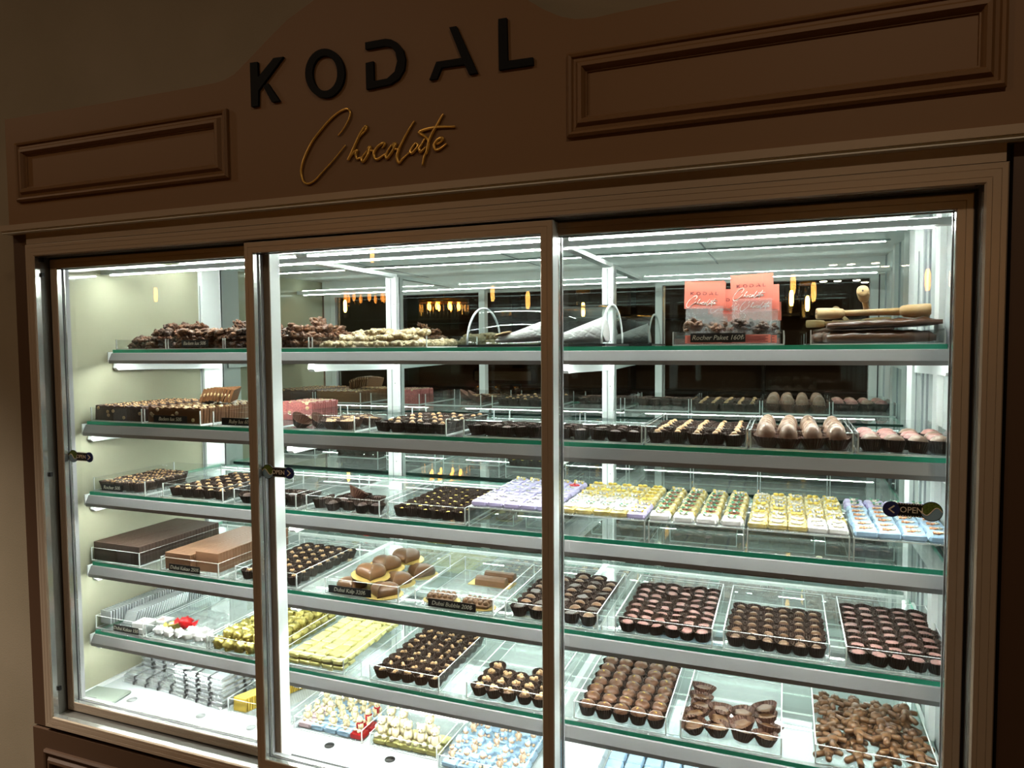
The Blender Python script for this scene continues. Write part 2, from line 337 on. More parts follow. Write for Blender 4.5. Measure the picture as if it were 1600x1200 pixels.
# ------------------------------------------------------------ display case
case = tag(link('display_case', None, None, (-.7, .3, -.95)), 'large chocolate display case with taupe metal frame, three sliding glass doors and mirrored back', 'display case')
CL = (-(-.7), -.3, .95)
def cpart(name, mb, label=None, parent=None):
    o = link(name, mb.mesh(name), parent or case, CL if parent is None else (0,0,0))
    if label: o['label'] = label
    return o
FL, FR, FB, FT = -1.656, .279, -.907, .245
mb = MB()
mb.frame(FL, FR, FB, FT, [(0,0),(.002,-.003),(.0085,-.003),(.009,-.0022),(.0095,-.003),(.019,-.003),(.0195,-.0022),(.020,-.003),(.026,-.003),(.0285,0),(.0285,.012),(.0285,.034),(.0285,.060),(0,.060)],
         ['taupe']*9+['alu']+['jamb']+['white_frame']*3)
cpart('outer_frame', mb)
mb = MB()
mb.frame(FL+.0285, FR-.0285, FB+.0285, FT-.0285, [(0,.034),(.006,.034),(.006,.037),(0,.037)], 'gasket')
mb.box(FR-.0285-.016, FR-.0285, .046, .058, FB+.03, FT-.03, 'gasket')
for z in (-.82, -.3, .17, .205): mb.box(FL+.0285, FL+.034, .012, .018, z, z+.01, 'black')
cpart('door_track', mb, 'dark sliding track inside the frame')
mb = MB(); mb.box(FL+.004, FR-.004, -.001, .06, FT+.0005, .272, 'taupe'); mb.box(FL+.004, FR-.004, .06, .075, .20, .272, 'white_frame'); cpart('header_strip', mb)
mb = MB(); mb.box(-1.709, .42, -.022, 0, .2755, .2885, 'taupe'); mb.box(-1.709, .42, -.018, 0, .2705, .2755, 'alu_glint'); mb.box(-1.709,.42,0,.1,.270,.2885,'taupe')  # pale strip puts a line of reflected light into the bevel's colour
cpart('top_ledge', mb, 'projecting taupe metal ledge above the doors')
mb = MB(); mb.box(-1.706, FL, .006, .059, FB-.006, .270, 'side'); mb.box(-1.706, -1.678, .059, .10, FB-.006, .270, 'side'); cpart('side_cheek', mb)
mb = MB(); mb.box(FR+.006, .42, .006, .10, FB-.006, .270, 'side'); mb.box(FR, FR+.006, .02, .1, FB, .27, 'black')
cpart('side_cheek', mb)
mb = MB(); mb.box(-1.703, .42, .0, .60, FLOOR, -.917, 'side'); mb.frame(-1.66, -.35, FLOOR+.12, -.962, MP, 'side'); mb.frame(-.29, .38, FLOOR+.12, -.962, MP, 'side')
cpart('lower_cabinet', mb, 'dark brown panelled cupboard under the glass doors')
XL, XR, MY = -1.664, .262, .602
mb = MB(); mb.box(XL-.012, XL, .06, MY+.02, -.905, .26, 'leftpanel'); cpart('left_side_panel', mb)
mb = MB(); mb.box(XR, XR+.012, .06, MY+.02, -.905, .26, 'rightpanel')
for y in (.10, .36, .44, .49): mb.box(XR-.004, XR, y, y+.004, -.88, .25, 'seam')
mb.box(XR-.008, XR, .10, .35, -.875, -.86, 'rightpanel'); mb.box(XR-.010, XR, .30, .34, -.88, .25, 'white_frame')
cpart('right_side_panel', mb)
mb = MB(); mb.box(XL, XR, .06, MY, .25, .262, 'ceil')
for x in (-1.2, -.72, -.2): mb.box(x, x+.004, .075, MY, .2485, .25, 'seam')
cpart('ceiling_panel', mb)
mb = MB(); mb.box(XL, XR, MY, MY+.006, -.88, .25, 'mirror'); cpart('back_mirror', mb, 'mirrored back wall of the case')
mb = MB()
mb.box(XL, XR, .06, MY, -.905, -.88, 'floorp')
mb.frame(XL, XR, 0, 1, [(0,0)], 'floorp') if False else None
for x in (-.795,): mb.box(x, x+.0025, .07, MY, -.8802, -.8796, 'seam')
mb.box(XL, XL+.008, .07, MY, -.88, -.872, 'white_frame')
mb.box(XL, XR, .062, .068, -.88, -.876, 'gasket')
for x, y, mt in ((-1.522,.128,'grey_spot'),(-1.3,.127,'grey_spot'),(-1.149,.127,'grey_spot'),(-.933,.128,'black_spot'),(-.779,.128,'black_spot'),(-.30,.13,'black_spot')):
    mb.lathe([(.011,-.8805),(.011,-.8785)], 20, mt, cx=x, cy=y)
cpart('floor_panel', mb, 'white floor panel with round cable caps')
# posts
for x0, x1, y0, y1 in ((-1.664,-1.648,.525,.60),(-1.044,-1.012,.582,.600),(-.427,-.400,.582,.600),(.246,.262,.53,.60)):
    mb = MB(); mb.box(x0, x1, y0, y1, -.88, .196 if -1.5 < x0 < 0 else .25, 'white_frame')
    mb.box((x0+x1)/2-.001, (x0+x1)/2+.001, y0-.0015, y0, -.88, .19, 'seam')
    if -1.5 < x0 < 0:
        for k in range(9): mb.lathe([(.0012,0),(.0012,.001)], 6, 'black', T=Matrix.Translation((x1-.006, y0-.0005, .12-k*.11)) @ Matrix.Rotation(PI/2, 4, 'X'))
    cpart('support_post', mb)

# sliding doors
DOORPROF = [(0,0),(.0015,-.0015),(.0095,-.0015),(.010,-.0007),(.0105,-.0015),(.0205,-.0015),(.022,0),(.022,.010),(.0215,.014),(.0215,.030),(0,.030)]
def sign_mesh(flip):
    """OPEN sticker, 0.079 long, centred; arrow on the left unless flipped"""
    mb = MB(); s = -1 if flip else 1; L = .079/2
    def disc(cx, cz, r, mat, y0, y1, n=28): mb.prism([(cx+r*math.cos(2*PI*i/n), cz+r*math.sin(2*PI*i/n)) for i in range(n)], y0, y1, mat)
    mb.box(-.027, .027, -.0012, 0, -.0100, .0100, 'black')
    for k in range(14):
        mb.box(-.024+k*.0035, -.024+k*.0035+.0018, -.0016, -.001, .0085, .0093, 'cream'); mb.box(-.024+k*.0035, -.024+k*.0035+.0018, -.0016, -.001, -.0093, -.0085, 'cream')
    disc(s*(-L+.0115), 0, .0120, 'black', -.0014, 0); disc(s*(-L+.0115), 0, .0112, 'navy', -.0018, -.001)
    cx = s*(-L+.0105)
    pts = [(cx+s*.004, .0062),(cx-s*.0038, 0),(cx+s*.004, -.0062),(cx+s*.0055,-.0050),(cx-s*.0008,0),(cx+s*.0055,.0050)]
    mb.prism([pts[i] for i in (0,1,4,5)], -.0024, -.001, 'cream'); mb.prism([pts[i] for i in (1,2,3,4)], -.0024, -.001, 'cream')
    ex = s*(L-.0145); R = .0148
    disc(ex, 0, R, 'black', -.0016, 0); 
    n = 18
    Scurve = [(ex - s*R*.93 + s*2*R*.93*t, -s*0 + (-.0058*math.sin(2*PI*t))) for t in [i/n for i in range(n+1)]]
    top = Scurve + [(ex + s*R*.93*math.cos(PI*i/n), R*.93*math.sin(PI*i/n)) for i in range(1, n)]
    bot = Scurve + [(ex + s*R*.93*math.cos(PI*i/n), -R*.93*math.sin(PI*i/n)) for i in range(1, n)]
    mb.prism(top, -.0019, -.0012, 'olive'); mb.prism(bot, -.0019, -.0012, 'sky')
    mb.tube([(x, -.0021, z) for x, z in Scurve], .0007, 'cream', 5)
    vs, fs = textmesh('OPEN', .0128, .0003, extra=.98)
    mb.add([(x*.95 + s*-.0015, y-.0018, z) for x, y, z in vs], fs, 'cream')
    return mb
def door(x0, x1, y, z0, z1, sx, sz, flip, label):
    d = link('door', None, case, CL); d['label'] = label
    mb = MB()
    mb.frame(x0, x1, z0, z1, [(a, y+b) for a, b in DOORPROF], ['taupe']*6+['alu','gasket','alu_rail','white_frame','white_frame'])
    mb.frame(x0+.0215, x1-.0215, z0+.0215, z1-.0215, [(0,y+.016),(.0016,y+.016),(.0016,y+.019),(0,y+.019)], 'alu')
    cpart('door_frame', mb, parent=d)
    mb = MB(); mb.box(x0+.02, x1-.02, y+.014, y+.018, z0+.02, z1-.02, 'glass'); cpart('glass_pane', mb, 'clear glass door pane', d)
    s = link('open_sticker', sign_mesh(flip).mesh('open_sticker'), d, (sx, y+.0135, sz)); s['label'] = 'small black OPEN sticker with an arrow'
    return d
DZ0, DZ1 = FB+.031, .2125
door(-1.624, -.985, .034, DZ0, DZ1, -1.5635, -.2545, True, 'left sliding glass door')
door(-1.021, -.369, .002, DZ0, DZ1, -.961, -.252, True, 'middle sliding glass door, running in front of the other two')
door(-.391, .2465, .034, DZ0, DZ1, .180, -.2495, False, 'right sliding glass door')

# ------------------------------------------------------------ shelves
SZ = {1: -.001, 2: -.180, 3: -.359, 4: -.540, 5: -.718, 0: -.88}
SY = {1: .208, 2: .127, 3: .127, 4: .127, 5: .127}
def led_strip(mb, x0, x1, y, z, n, h=.0022):
    mb.box(x0, x1, y-.004, y+.004, z, z+.0015, 'white_frame')
    mb.box(x0+.004, x1-.004, y-.0025, y+.0025, z-h, z, 'led')
names = {1:'top',2:'second',3:'third',4:'fourth',5:'fifth'}
for k in (1,2,3,4,5):
    y0, z, x0, x1 = SY[k], SZ[k], -1.642, .250
    s = tag(link('glass_shelf', None, None, (-.7, .35, z)), f'{"topmost" if k==1 else "lowest" if k==5 else names[k]+" from top"} glass shelf of the case, with green edge and metal front rail' , 'shelf', 'glass shelves in the display case')
    def sp(name, mb, label=None):
        o = link(name, mb.mesh(name), s, (.7, -.35, -z))
        if label: o['label'] = label
    mb = MB(); mb.box(x0, x1, y0, .575, z-.008, z, 'shelf_glass', faces={'f':'edge_green','k':'edge_dimmed','l':'edge_green','r':'edge_green'}); sp('glass_panel', mb)
    mb = MB(); mb.prism([(x0,0),(x1,0),(x1,.1),(x0,.1)], 0, 0, 'alu') if False else None
    # front rail: rounded aluminium channel under the glass edge
    pr = [(.000,-.0083),(-.003,-.0095),(-.0125,-.0275),(-.0118,-.0355),(-.0095,-.0355),(-.0095,-.0305),(.004,-.0305),(.010,-.028),(.026,-.0125),(.026,-.0083)]
    n = len(pr); vs = [(x0-.001, y0+a, z+b) for a,b in pr] + [(x1+.001, y0+a, z+b) for a,b in pr]
    mb.add(vs, [tuple(range(n)), tuple(range(2*n-1,n-1,-1))]+[(i,i+n,(i+1)%n+n,(i+1)%n) for i in range(n)], 'alu_rail')
    mb.box(x0-.004, x0-.001, y0-.013, y0+.028, z-.032, z-.006, 'white_frame'); mb.box(x1+.001, x1+.004, y0-.013, y0+.028, z-.032, z-.006, 'white_frame')
    sp('front_rail', mb)
    mb = MB(); led_strip(mb, x0+.01, x1-.01, y0-.0035, z-.032, 62); sp('led_strip', mb, 'thin strip of white light')
    mb = MB(); mb.box(x0+.004, x1-.004, .560, .574, z-.014, z-.008, 'white_frame'); mb.box(x0+.01, x1-.01, .564, .571, z-.0152, z-.014, 'led_fill'); sp('rear_fill_strip', mb, 'added white fill strip under the rear edge')  # rear strip is added to even out the light toward the mirror
    for xa, xb in ((-1.655,-1.643),(-1.036,-1.020),(-.421,-.407),(.2505,.2595)):
        mb = MB()
        pts = [(y0+.014,-.031),(y0+.010,-.048),(y0+.016,-.054),(y0+.06,-.054),(.583,-.060),(.583,-.007),(y0+.03,-.007),(y0+.03,-.031)]
        n = len(pts); vs = [(xa,a,z+b) for a,b in pts]+[(xb,a,z+b) for a,b in pts]
        mb.add(vs, [tuple(range(n-1,-1,-1)), tuple(range(n,2*n))]+[(i,(i+1)%n,(i+1)%n+n,i+n) for i in range(n)], 'white_frame'); sp('bracket', mb)
# light rail under the ceiling of the case
t = tag(link('light_rail', None, None, (-.7,.2,.19)), 'long white light rail hanging just under the ceiling inside the case', 'light')
mb = MB(); mb.box(-1.66+.7, .258+.7, -.004, .016, .004, .016, 'white_frame'); link('channel', mb.mesh('channel'), t)
mb = MB(); led_strip(mb, -.94, .93, .006, .0025, 70, .0015); mb.box(-.94,.93,.003,.009,.0165,.0175,'led'); link('led_strip', mb.mesh('led_rail'), t)  # upward strip on top is added, unseen, to brighten the case ceiling
t2 = tag(link('light_rail', None, None, (-.7,.43,.25)), 'thin white light strip fixed flat to the case ceiling near the mirror', 'light')
mb = MB(); mb.box(-.94, .93, -.006, .006, -.004, -.0002, 'white_frame'); link('channel', mb.mesh('channel'), t2)
mb = MB(); mb.box(-.93, .92, -.0018, .0018, -.0055, -.004, 'led_thin'); link('led_strip', mb.mesh('led_rail'), t2)
for x in (-1.028, -.4135):
    mb = MB(); mb.box(x-.010+.7, x+.010+.7, -.002, .40, .004, .014, 'white_frame'); mb.box(x-.016+.7, x+.016+.7, -.008, .020, .016, .022, 'white_frame'); link('bracket', mb.mesh('bracket'), t)
# ================================================================== trays and goods
def tray_mesh(w, d, h, riser=False):
    mb = MB(); t = .0022; b = .0022
    x0, x1, y0, y1 = -w/2, w/2, 0, d
    def wall(a, b_, c, e, z0, z1):
        mb.box(a, b_, c, e, z0, z1, 'acrylic', faces={'t':'acr_edge','b':'acr_edge'})
    if not riser:
        mb.box(x0, x1, y0, y1, 0, b, 'base_acr', faces={'f':'acr_edge','l':'acr_edge','r':'acr_edge','k':'acr_edge'})
        z0, z1 = b, h
    else:
        mb.box(x0, x1, y0, y1, h-b, h, 'base_acr', faces={'f':'acr_edge','l':'acr_edge','r':'acr_edge','k':'acr_edge'})
        z0, z1 = 0, h-b
    wall(x0, x1, y0, y0+t, z0, z1); wall(x0, x1, y1-t, y1, z0, z1)
    wall(x0, x0+t, y0+t, y1-t, z0, z1); wall(x1-t, x1, y0+t, y1-t, z0, z1)
    # corner joints and glued bottom seams catch the light
    for cx in (x0-.0002, x1-t+.0002):
        for cy in (y0-.0002, y1-t+.0002):
            mb.box(cx, cx+t, cy, cy+t, z0, z1+.0002, 'acr_edge')
    return mb
TRAYC = {}
def tray(x0, x1, z, label, y0=.137, d=.255, h=.034, riser=False, rot=0., price=None, group='acrylic trays'):
    key = (round(x1-x0, 3), d, h, riser)
    if key not in TRAYC: TRAYC[key] = tray_mesh(x1-x0, d, h, riser).mesh('acrylic_tray')
    o = link('acrylic_riser' if riser else 'acrylic_tray', TRAYC[key], None, ((x0+x1)/2, y0, z), (0,0,rot))
    tag(o, label, 'tray', group)
    if price:
        px, body, w = price
        mb = MB(); mb.box(-w/2, w/2, -.0012, 0, 0, .017, 'black')
        q = link('price_label', mb.mesh('price_label'), o, (px-(x0+x1)/2, -.0004, .0035 if z < -.1 else .006)); q['label'] = 'small black price label written in chalk'
        vs, fs = textmesh(body, .0125, .0002, shear=.25, extra=.95)
        mb = MB(); mb.add([(x, y-.0015, zz+.0085) for x, y, zz in vs], fs, 'chalk'); link('handwriting', mb.mesh('handwriting'), q)
    return o

# ---- prototypes: each is (root mesh, [(child name, mesh), ...], root name)
def cup_mesh(rt, rb, h, mat='cup', n=26, flare=0., seed=0):
    mb = MB()
    def pl(r, z, i):
        k = (z/h)
        w = 1 + flare*k*math.sin(2*PI*i/(2*n)*3+seed)
        return (r + (.0011*(.35+.65*k) if i % 2 else -.0009*k))*w
    mb.lathe([(rb*.2, 0),(rb, 0),((rb+rt)/2, h*.5),(rt, h),(rt-.0006, h),((rb+rt)/2-.0006, h*.5),(rb-.0006, .0007),(rb*.2,.0007)], n*2, mat, smooth=False, fn=pl)
    return mb.mesh('paper_cup')
CUP = [cup_mesh(.0180, .0122, .0205, 'cup'), cup_mesh(.0186, .0122, .0200, 'cup', flare=.06, seed=1), cup_mesh(.0178, .0125, .0200, 'cup_m', flare=.03, seed=2)]
CUPW = [cup_mesh(.0235, .0125, .019, 'cup_m', flare=.09, seed=s) for s in (0, 2)]
def dome(mat, r=.0145, h=.023, seed=0, amp=.05, z0=.0015):
    mb = MB(); r *= .86
    mb.lathe([(r*.86, z0),(r*.96, h*.3),(r, h*.5),(r*.93, h*.70),(r*.72, h*.88),(r*.40, h*.98),(r*.08, h)], 14, mat,
             fn=lambda q, z, i: q*(1+amp*noise.noise(Vector((i*.9, z*200, seed*5.1)))))
    return mb
def nuts(n, z, r, mat, rad=.006, seed=0, k=None):
    random.seed(seed); mb = MB()
    for i in range(n):
        a = 2*PI*i/n + U(-.3,.3); q = rad*U(.4,1) if n > 1 else 0
        mb.ball((q*math.cos(a), q*math.sin(a), z+U(-.0008,.0008)), (r*U(.8,1.1), r*U(.75,1.), r*.65), mat, 7, 5, amp=.12, fr=2, seed=i+seed)
    return mb.mesh('topping')
KINDS = {}
def kind(key, name, root, kids): KINDS[key] = (name, root, kids)
kind('hazel', 'hazelnut_praline', dome('dark', .0142, .0175).mesh('praline'), [('paper_cup', CUP[0]), ('nut_topping', nuts(3, .0185, .0042, 'nut', .004, 1))])
kind('hazel2', 'split_hazelnut_praline', dome('dark', .0142, .0150, 2).mesh('praline'), [('paper_cup', CUP[1]), ('nut_topping', nuts(2, .0168, .0050, 'nut', .0058, 4))])
kind('milkdome', 'milk_dome_praline', dome('milk2', .0145, .0215, 3).mesh('praline'), [('paper_cup', CUP[0])])
kind('milkdome2', 'topped_dome_praline', dome('milk', .0145, .0205, 3).mesh('praline'), [('paper_cup', CUP[0]), ('nut_topping', nuts(1, .0205, .0062, 'nut', 0, 9))])
kind('choco', 'dark_dome_praline', dome('dark2', .0148, .020, 5, .12).mesh('praline'), [('paper_cup', CUP[1])])
kind('square', 'square_praline', (lambda m: (m.bbox(0,0,.0015,.023,.023,.018,.003,'dark'), m)[1])(MB()).mesh('praline'), [('paper_cup', CUP[0])])
kind('ruby', 'ruby_topped_praline', (lambda m: (m.lathe([(.0118,.0015),(.0145,.012),(.0145,.0150),(.013,.0160)], 16, 'dark'), m)[1])(MB()).mesh('praline'),
     [('paper_cup', CUP[1]), ('ruby_topping', (lambda m: (m.lathe([(.0106,.0159),(.0096,.0169),(.005,.0174),(.001,.0175)], 14, 'ruby', fn=lambda q,z,i: q*(1+.18*noise.noise(Vector((i*.8,2,3))))), m)[1])(MB()).mesh('ruby_topping'))])
kind('caramel', 'bronze_dome_praline', dome('caramel', .0138, .0215, 6, .04).mesh('praline'), [('paper_cup', CUP[0])])
kind('flake', 'gold_flake_praline', dome('dark', .0145, .0155, 7).mesh('praline'), [('paper_cup', CUP[0]), ('gold_flake', nuts(3, .0160, .0034, 'flake', .003, 11))])
kind('egg', 'chocolate_egg', (lambda m: (m.lathe([(.004,.002),(.0125,.007),(.0155,.016),(.0152,.024),(.0122,.033),(.0078,.0385),(.002,.0412)], 16, 'egg'), m)[1])(MB()).mesh('egg'), [('paper_cup', CUPW[0])])
def rb(mat, rib='milk2'):
    mb = MB(); mb.lathe([(.008,.0015),(.0142,.008),(.0158,.015),(.0150,.021),(.0105,.0265),(.004,.0287)], 18, mat, fn=lambda q,z,i: q*(1+.03*math.sin(i*PI/1.5)))
    return mb.mesh('round_bonbon')
kind('rubydome', 'ruby_ribbed_bonbon', rb('ruby'), [('paper_cup', CUP[1])])
kind('browndome', 'cocoa_ribbed_bonbon', rb('egg'), [('paper_cup', CUP[1])])
def swirl():
    mb = MB(); mb.lathe([(.0115,.0015),(.0142,.010),(.0148,.017),(.0138,.0215),(.0115,.025),(.006,.0272),(.001,.028)], 24, 'golddust', fn=lambda q,z,i: q*(1+.07*math.sin(i*PI/2.4+z*320)))
    return mb.mesh('swirl')
def dust():
    random.seed(77); mb = MB()
    for _ in range(16):
        a, q = U(0,6.28), .0115*U(0,1)**.7
        mb.ball((q*math.cos(a), q*math.sin(a), .0276-.0065*(q/.0115)**2), (U(.0014,.0028), U(.0012,.0024), .0009), 'dustgold', 6, 4)
    return mb.mesh('gold_dust')
kind('golddome', 'gold_dusted_truffle', swirl(), [('paper_cup', CUP[1]), ('gold_dust', dust())])
def flower_cup():
    mb = MB(); mb.lathe([(.011,.0015),(.0158,.010),(.0165,.0145),(.011,.0165),(.006,.0155),(.001,.0150)], 24, 'milk', fn=lambda q,z,i: q*(1+.10*math.cos(i*PI/2.4)))
    return mb.mesh('flower_praline')
kind('flowercup', 'flower_shaped_praline', flower_cup(), [('paper_cup', CUPW[1])])
kind('triple', 'triple_nut_praline', dome('milk', .0135, .020, 8).mesh('praline'), [('paper_cup', CUP[1]), ('nut_topping', nuts(3, .0198, .0056, 'nut', .0062, 21))])
kind('nutcup', 'open_nut_cup', dome('dark', .014, .0135, 8).mesh('praline'), [('paper_cup', CUPW[0]), ('nut_topping', nuts(9, .0165, .0052, 'nut', .0135, 33))])
kind('crunch', 'crunch_nut_praline', (lambda m: ([m.ball((U(-.008,.008),U(-.008,.008),.013+U(0,.006)), (.0085,.0075,.007), 'dark2', 8, 5, amp=.3, fr=2, seed=i) for i in range(7)], m)[1])(MB()).mesh('crunch'), [('paper_cup', CUP[1]), ('nut_topping', nuts(4, .0215, .0034, 'nut', .009, 41))])
kind('emptycup', 'empty_paper_cup', CUPW[1], [])

def put(key, loc, label, group, rz=None, tilt=.10, s=1., rot=None, cat='chocolate', jit=.0):
    name, root, kids = KINDS[key]
    r = rot if rot else (U(-tilt, tilt), U(-tilt, tilt), U(0, 2*PI) if rz is None else rz+U(-.06,.06))
    o = link(name, root, None, loc, r, s*U(.97, 1.03))
    for cn, cm in kids: link(cn, cm, o)
    tag(o, label, cat, group)
    return o

def grid(keys, x0, x1, y0, nx, ny, z, label, group, px=None, py=None, jit=.0010, skip=(), layer2=(), tilt=.09, rz=None, s=1., only=None, cat='chocolate', slant=0.):
    """rows of goods from the front; keys may be one kind or a function (i,j)->kind or None"""
    random.seed(int(abs(x0*1000))+nx*31+ny)
    px = px or (x1-x0-.008)/nx; py = py or .0325
    for j in range(ny):
        for i in range(nx):
            k = keys(i, j) if callable(keys) else keys
            if k is None or (i, j) in skip: continue
            lab = label[k] if isinstance(label, dict) else label
            put(k, (x0+.004+px*(i+.5)+U(-jit,jit)+slant*j, y0+.0045+py*(j+.5)+U(-jit,jit), z+.0024), lab, group, tilt=tilt, rz=rz, s=s, cat=cat)

# ------------------------------------------------------------------ second shelf
Z = SZ[2]; Y0 = .139
T2 = 'on the second shelf'
def bar_mesh(mat, w=.155, h=.034, t=.0075, seed=0, nutsn=5, nm='nut'):
    random.seed(seed); mb = MB(); n = 22
    top = [(-w/2+w*i/n, h*(1+.045*math.sin(i*1.9+seed))) for i in range(n+1)]
    mb.prism([(-w/2,0),(w/2,0)]+top[::-1], -t/2, t/2, mat)
    return mb
def bar_row(mat, x0, x1, z, ya, yb, n, label, group, name, seed=0, nm='nut', h=.036, skew=0.):
    base = [bar_mesh(mat, x1-x0, h, .0072, s_).mesh('bar') for s_ in (0, 1, 2)]
    nts = []
    for s_ in range(3):
        random.seed(seed+s_); mb = MB()
        for _ in range(6): mb.ball((U(-.45,.45)*(x1-x0), -.0036, U(.15,.95)*h), (.0052,.0022,.0045), nm, 8, 5, amp=.1, seed=_)
        for _ in range(4): mb.ball((U(-.45,.45)*(x1-x0), U(-.002,.002), h*.98), (.0045,.003,.0035), nm, 8, 5, seed=_)
        nts.append(mb.mesh('nuts'))
    random.seed(seed+5)
    for k in range(n):
        y = ya+(yb-ya)*k/(n-1)
        o = link(name, base[k%3], None, ((x0+x1)/2+skew*k+U(-.0008,.0008), y, z+.0025), (-.07+U(-.02,.02), 0, U(-.008,.008)))
        link('nut_pieces', nts[k%3], o); tag(o, label, 'chocolate bar', group)
tray(-1.640, -1.468, Z, f'clear tray of dark nut bars, at the far left {T2}')
bar_row('dark2', -1.634, -1.474, Z, .148, .385, 27, f'thin dark chocolate bar with hazelnuts standing in the far left tray {T2}', 'dark nut bars', 'nut_bar', 3)
tray(-1.460, -1.283, Z, f'clear tray of brown nut bars with black label, second {T2}', price=(-1.375, 'Badem lux 50₺', .105))
bar_row('milk', -1.454, -1.289, Z, .148, .385, 27, f'thin brown nut bar standing in the second tray {T2}', 'brown nut bars', 'nut_bar', 9, nm='blond')
# small pile of bars lying on top
bm_ = bar_mesh('milk', .06, .034, .007, 3).mesh('loose_bar')
nb_ = MB(); random.seed(3)
for _ in range(7): nb_.ball((U(-.028,.028), -.0036, U(.004,.03)), (.0055,.0024,.005), 'blond', 8, 5)
nb_ = nb_.mesh('nuts')
for k in range(9):
    o = link('nut_bar', bm_, None, (-1.385+.0095*k, .255+.002*k, Z+.0415+.0022*min(k,3)), (-.35, -.15+.03*k, -1.15))
    link('nut_pieces', nb_, o); tag(o, f'loose brown nut bar in the pile atop the second tray {T2}', 'chocolate bar', 'loose bars on the pile')
tray(-1.245, -1.068, Z, f'clear tray with pink bars at its back, third {T2}', price=(-1.165, 'Ruby lux 60₺', .105))
bar_row('ruby2', -1.168, -1.076, Z, .285, .385, 12, f'pink ruby nut bar standing at the back of the third tray {T2}', 'pink bars', 'ruby_bar', 15, nm='blond', h=.044)
tray(-1.048, -.858, Z, f'clear tray holding few wide nut cups, fourth tray {T2}')
g = 'open nut cups'
for x, y in ((-.935,.165),(-.895,.168),(-.955,.20),(-.905,.205),(-.94,.235),(-.885,.24),(-.92,.27)): put('nutcup', (x, y, Z+.0025), f'open paper cup heaped with pale hazelnuts, in the fourth tray {T2}', g)
for x, y in ((-1.022,.162),(-.985,.180)): put('emptycup', (x, y, Z+.006), f'empty brown paper cup tipped over in the fourth tray {T2}', 'tipped empty cups', rot=(.5, .3, 1), cat='paper cup')
tray(-.822, -.640, Z, f'clear tray packed with dark pralines, fifth tray {T2}')
grid(lambda i,j: 'milkdome2' if (i+j*2)%3 else 'choco', -.822, -.640, Y0, 5, 7, Z, f'dark praline in brown cup, in the packed fifth tray {T2}', 'pralines, fifth tray of second shelf')
tray(-.602, -.430, Z, f'clear tray of dark cups behind the middle door edge, sixth tray {T2}')
grid('choco', -.600, -.432, Y0, 5, 3, Z, f'dark praline in large brown cup, in the sixth tray {T2}', 'pralines, sixth tray of second shelf')
tray(-.420, -.243, Z, f'clear half-filled tray of dark pralines left of the nut pralines {T2}')
grid(lambda i,j: 'square' if i==2 else 'choco', -.420, -.243, Y0, 5, 3, Z, f'dark praline in brown cup in the seventh tray {T2}', 'pralines, seventh tray of second shelf')
tray(-.238, -.061, Z, f'clear tray packed with nut topped pralines, left of the eggs {T2}')
grid('milkdome2', -.238, -.061, Y0, 5, 7, Z, f'nut topped praline in the packed tray left of eggs {T2}', 'pralines, eighth tray of second shelf')
tray(-.056, .106, Z, f'clear tray of chocolate eggs {T2}')
grid('egg', -.056, .106, Y0, 4, 5, Z, f'speckled brown chocolate egg standing in its cup {T2}', 'chocolate eggs', py=.040, jit=.002)
tray(.112, .256, Z, f'clear tray of pink and brown round bonbons at the far right {T2}')
grid(lambda i,j: 'browndome' if j == 0 or (i,j) in ((3,2),(2,3)) else 'rubydome', .112, .256, Y0, 4, 4, Z,
     {'browndome': f'brown ribbed round bonbon in the far right tray {T2}', 'rubydome': f'pink ribbed round bonbon in the far right tray {T2}'}, 'round bonbons', jit=.002)

# ------------------------------------------------------------------ third shelf
Z = SZ[3]; T3 = 'on the third shelf'
tray(-1.640, -1.465, Z, f'clear tray of crunchy nut pralines with a black label, far left {T3}', price=(-1.575, 'Rocher 50₺', .07))
grid('crunch', -1.636, -1.490, Y0, 5, 6, Z, f'lumpy dark nut praline in the far left tray {T3}', 'pralines, first tray of third shelf', skip=((4,5),), slant=-.001)
tray(-1.408, -1.222, Z, f'clear tray of dark pralines with pale tops, second {T3}')
grid(lambda i,j: 'hazel' if (i*3+j)%2 else 'milkdome2', -1.405, -1.225, Y0, 5, 7, Z, f'dark praline with pale top in the second tray {T3}', 'pralines, second tray of third shelf')
tray(-1.190, -1.015, Z, f'clear tray of a few dark cups behind the door frame, third {T3}')
grid('choco', -1.188, -1.017, Y0, 5, 3, Z, f'dark praline in loose cup in the third tray {T3}', 'pralines, third tray of third shelf', skip=((0,1),(0,2),(1,2)), jit=.003, tilt=.25)
tray(-.988, -.800, Z, f'clear tray with a small heap of dark cups, fourth {T3}')
grid('choco', -.986, -.802, Y0, 5, 3, Z, f'dark praline in wide brown cup in the fourth tray {T3}', 'pralines, fourth tray of third shelf', skip=((0,2),(4,2),(4,1)), jit=.003, tilt=.25)
put('emptycup', (-.90,.20,Z+.022), f'empty brown cup atop the heap in the fourth tray {T3}', None, rot=(.5,.2,2), cat='paper cup')
tray(-.780, -.600, Z, f'clear tray of gold dotted pralines left of lilac sweets {T3}')
grid('flake', -.778, -.602, Y0, 6, 8, Z, f'dark praline with gold flake, left of the lilac sweets {T3}', 'gold flake pralines', py=.0305, s=.94)

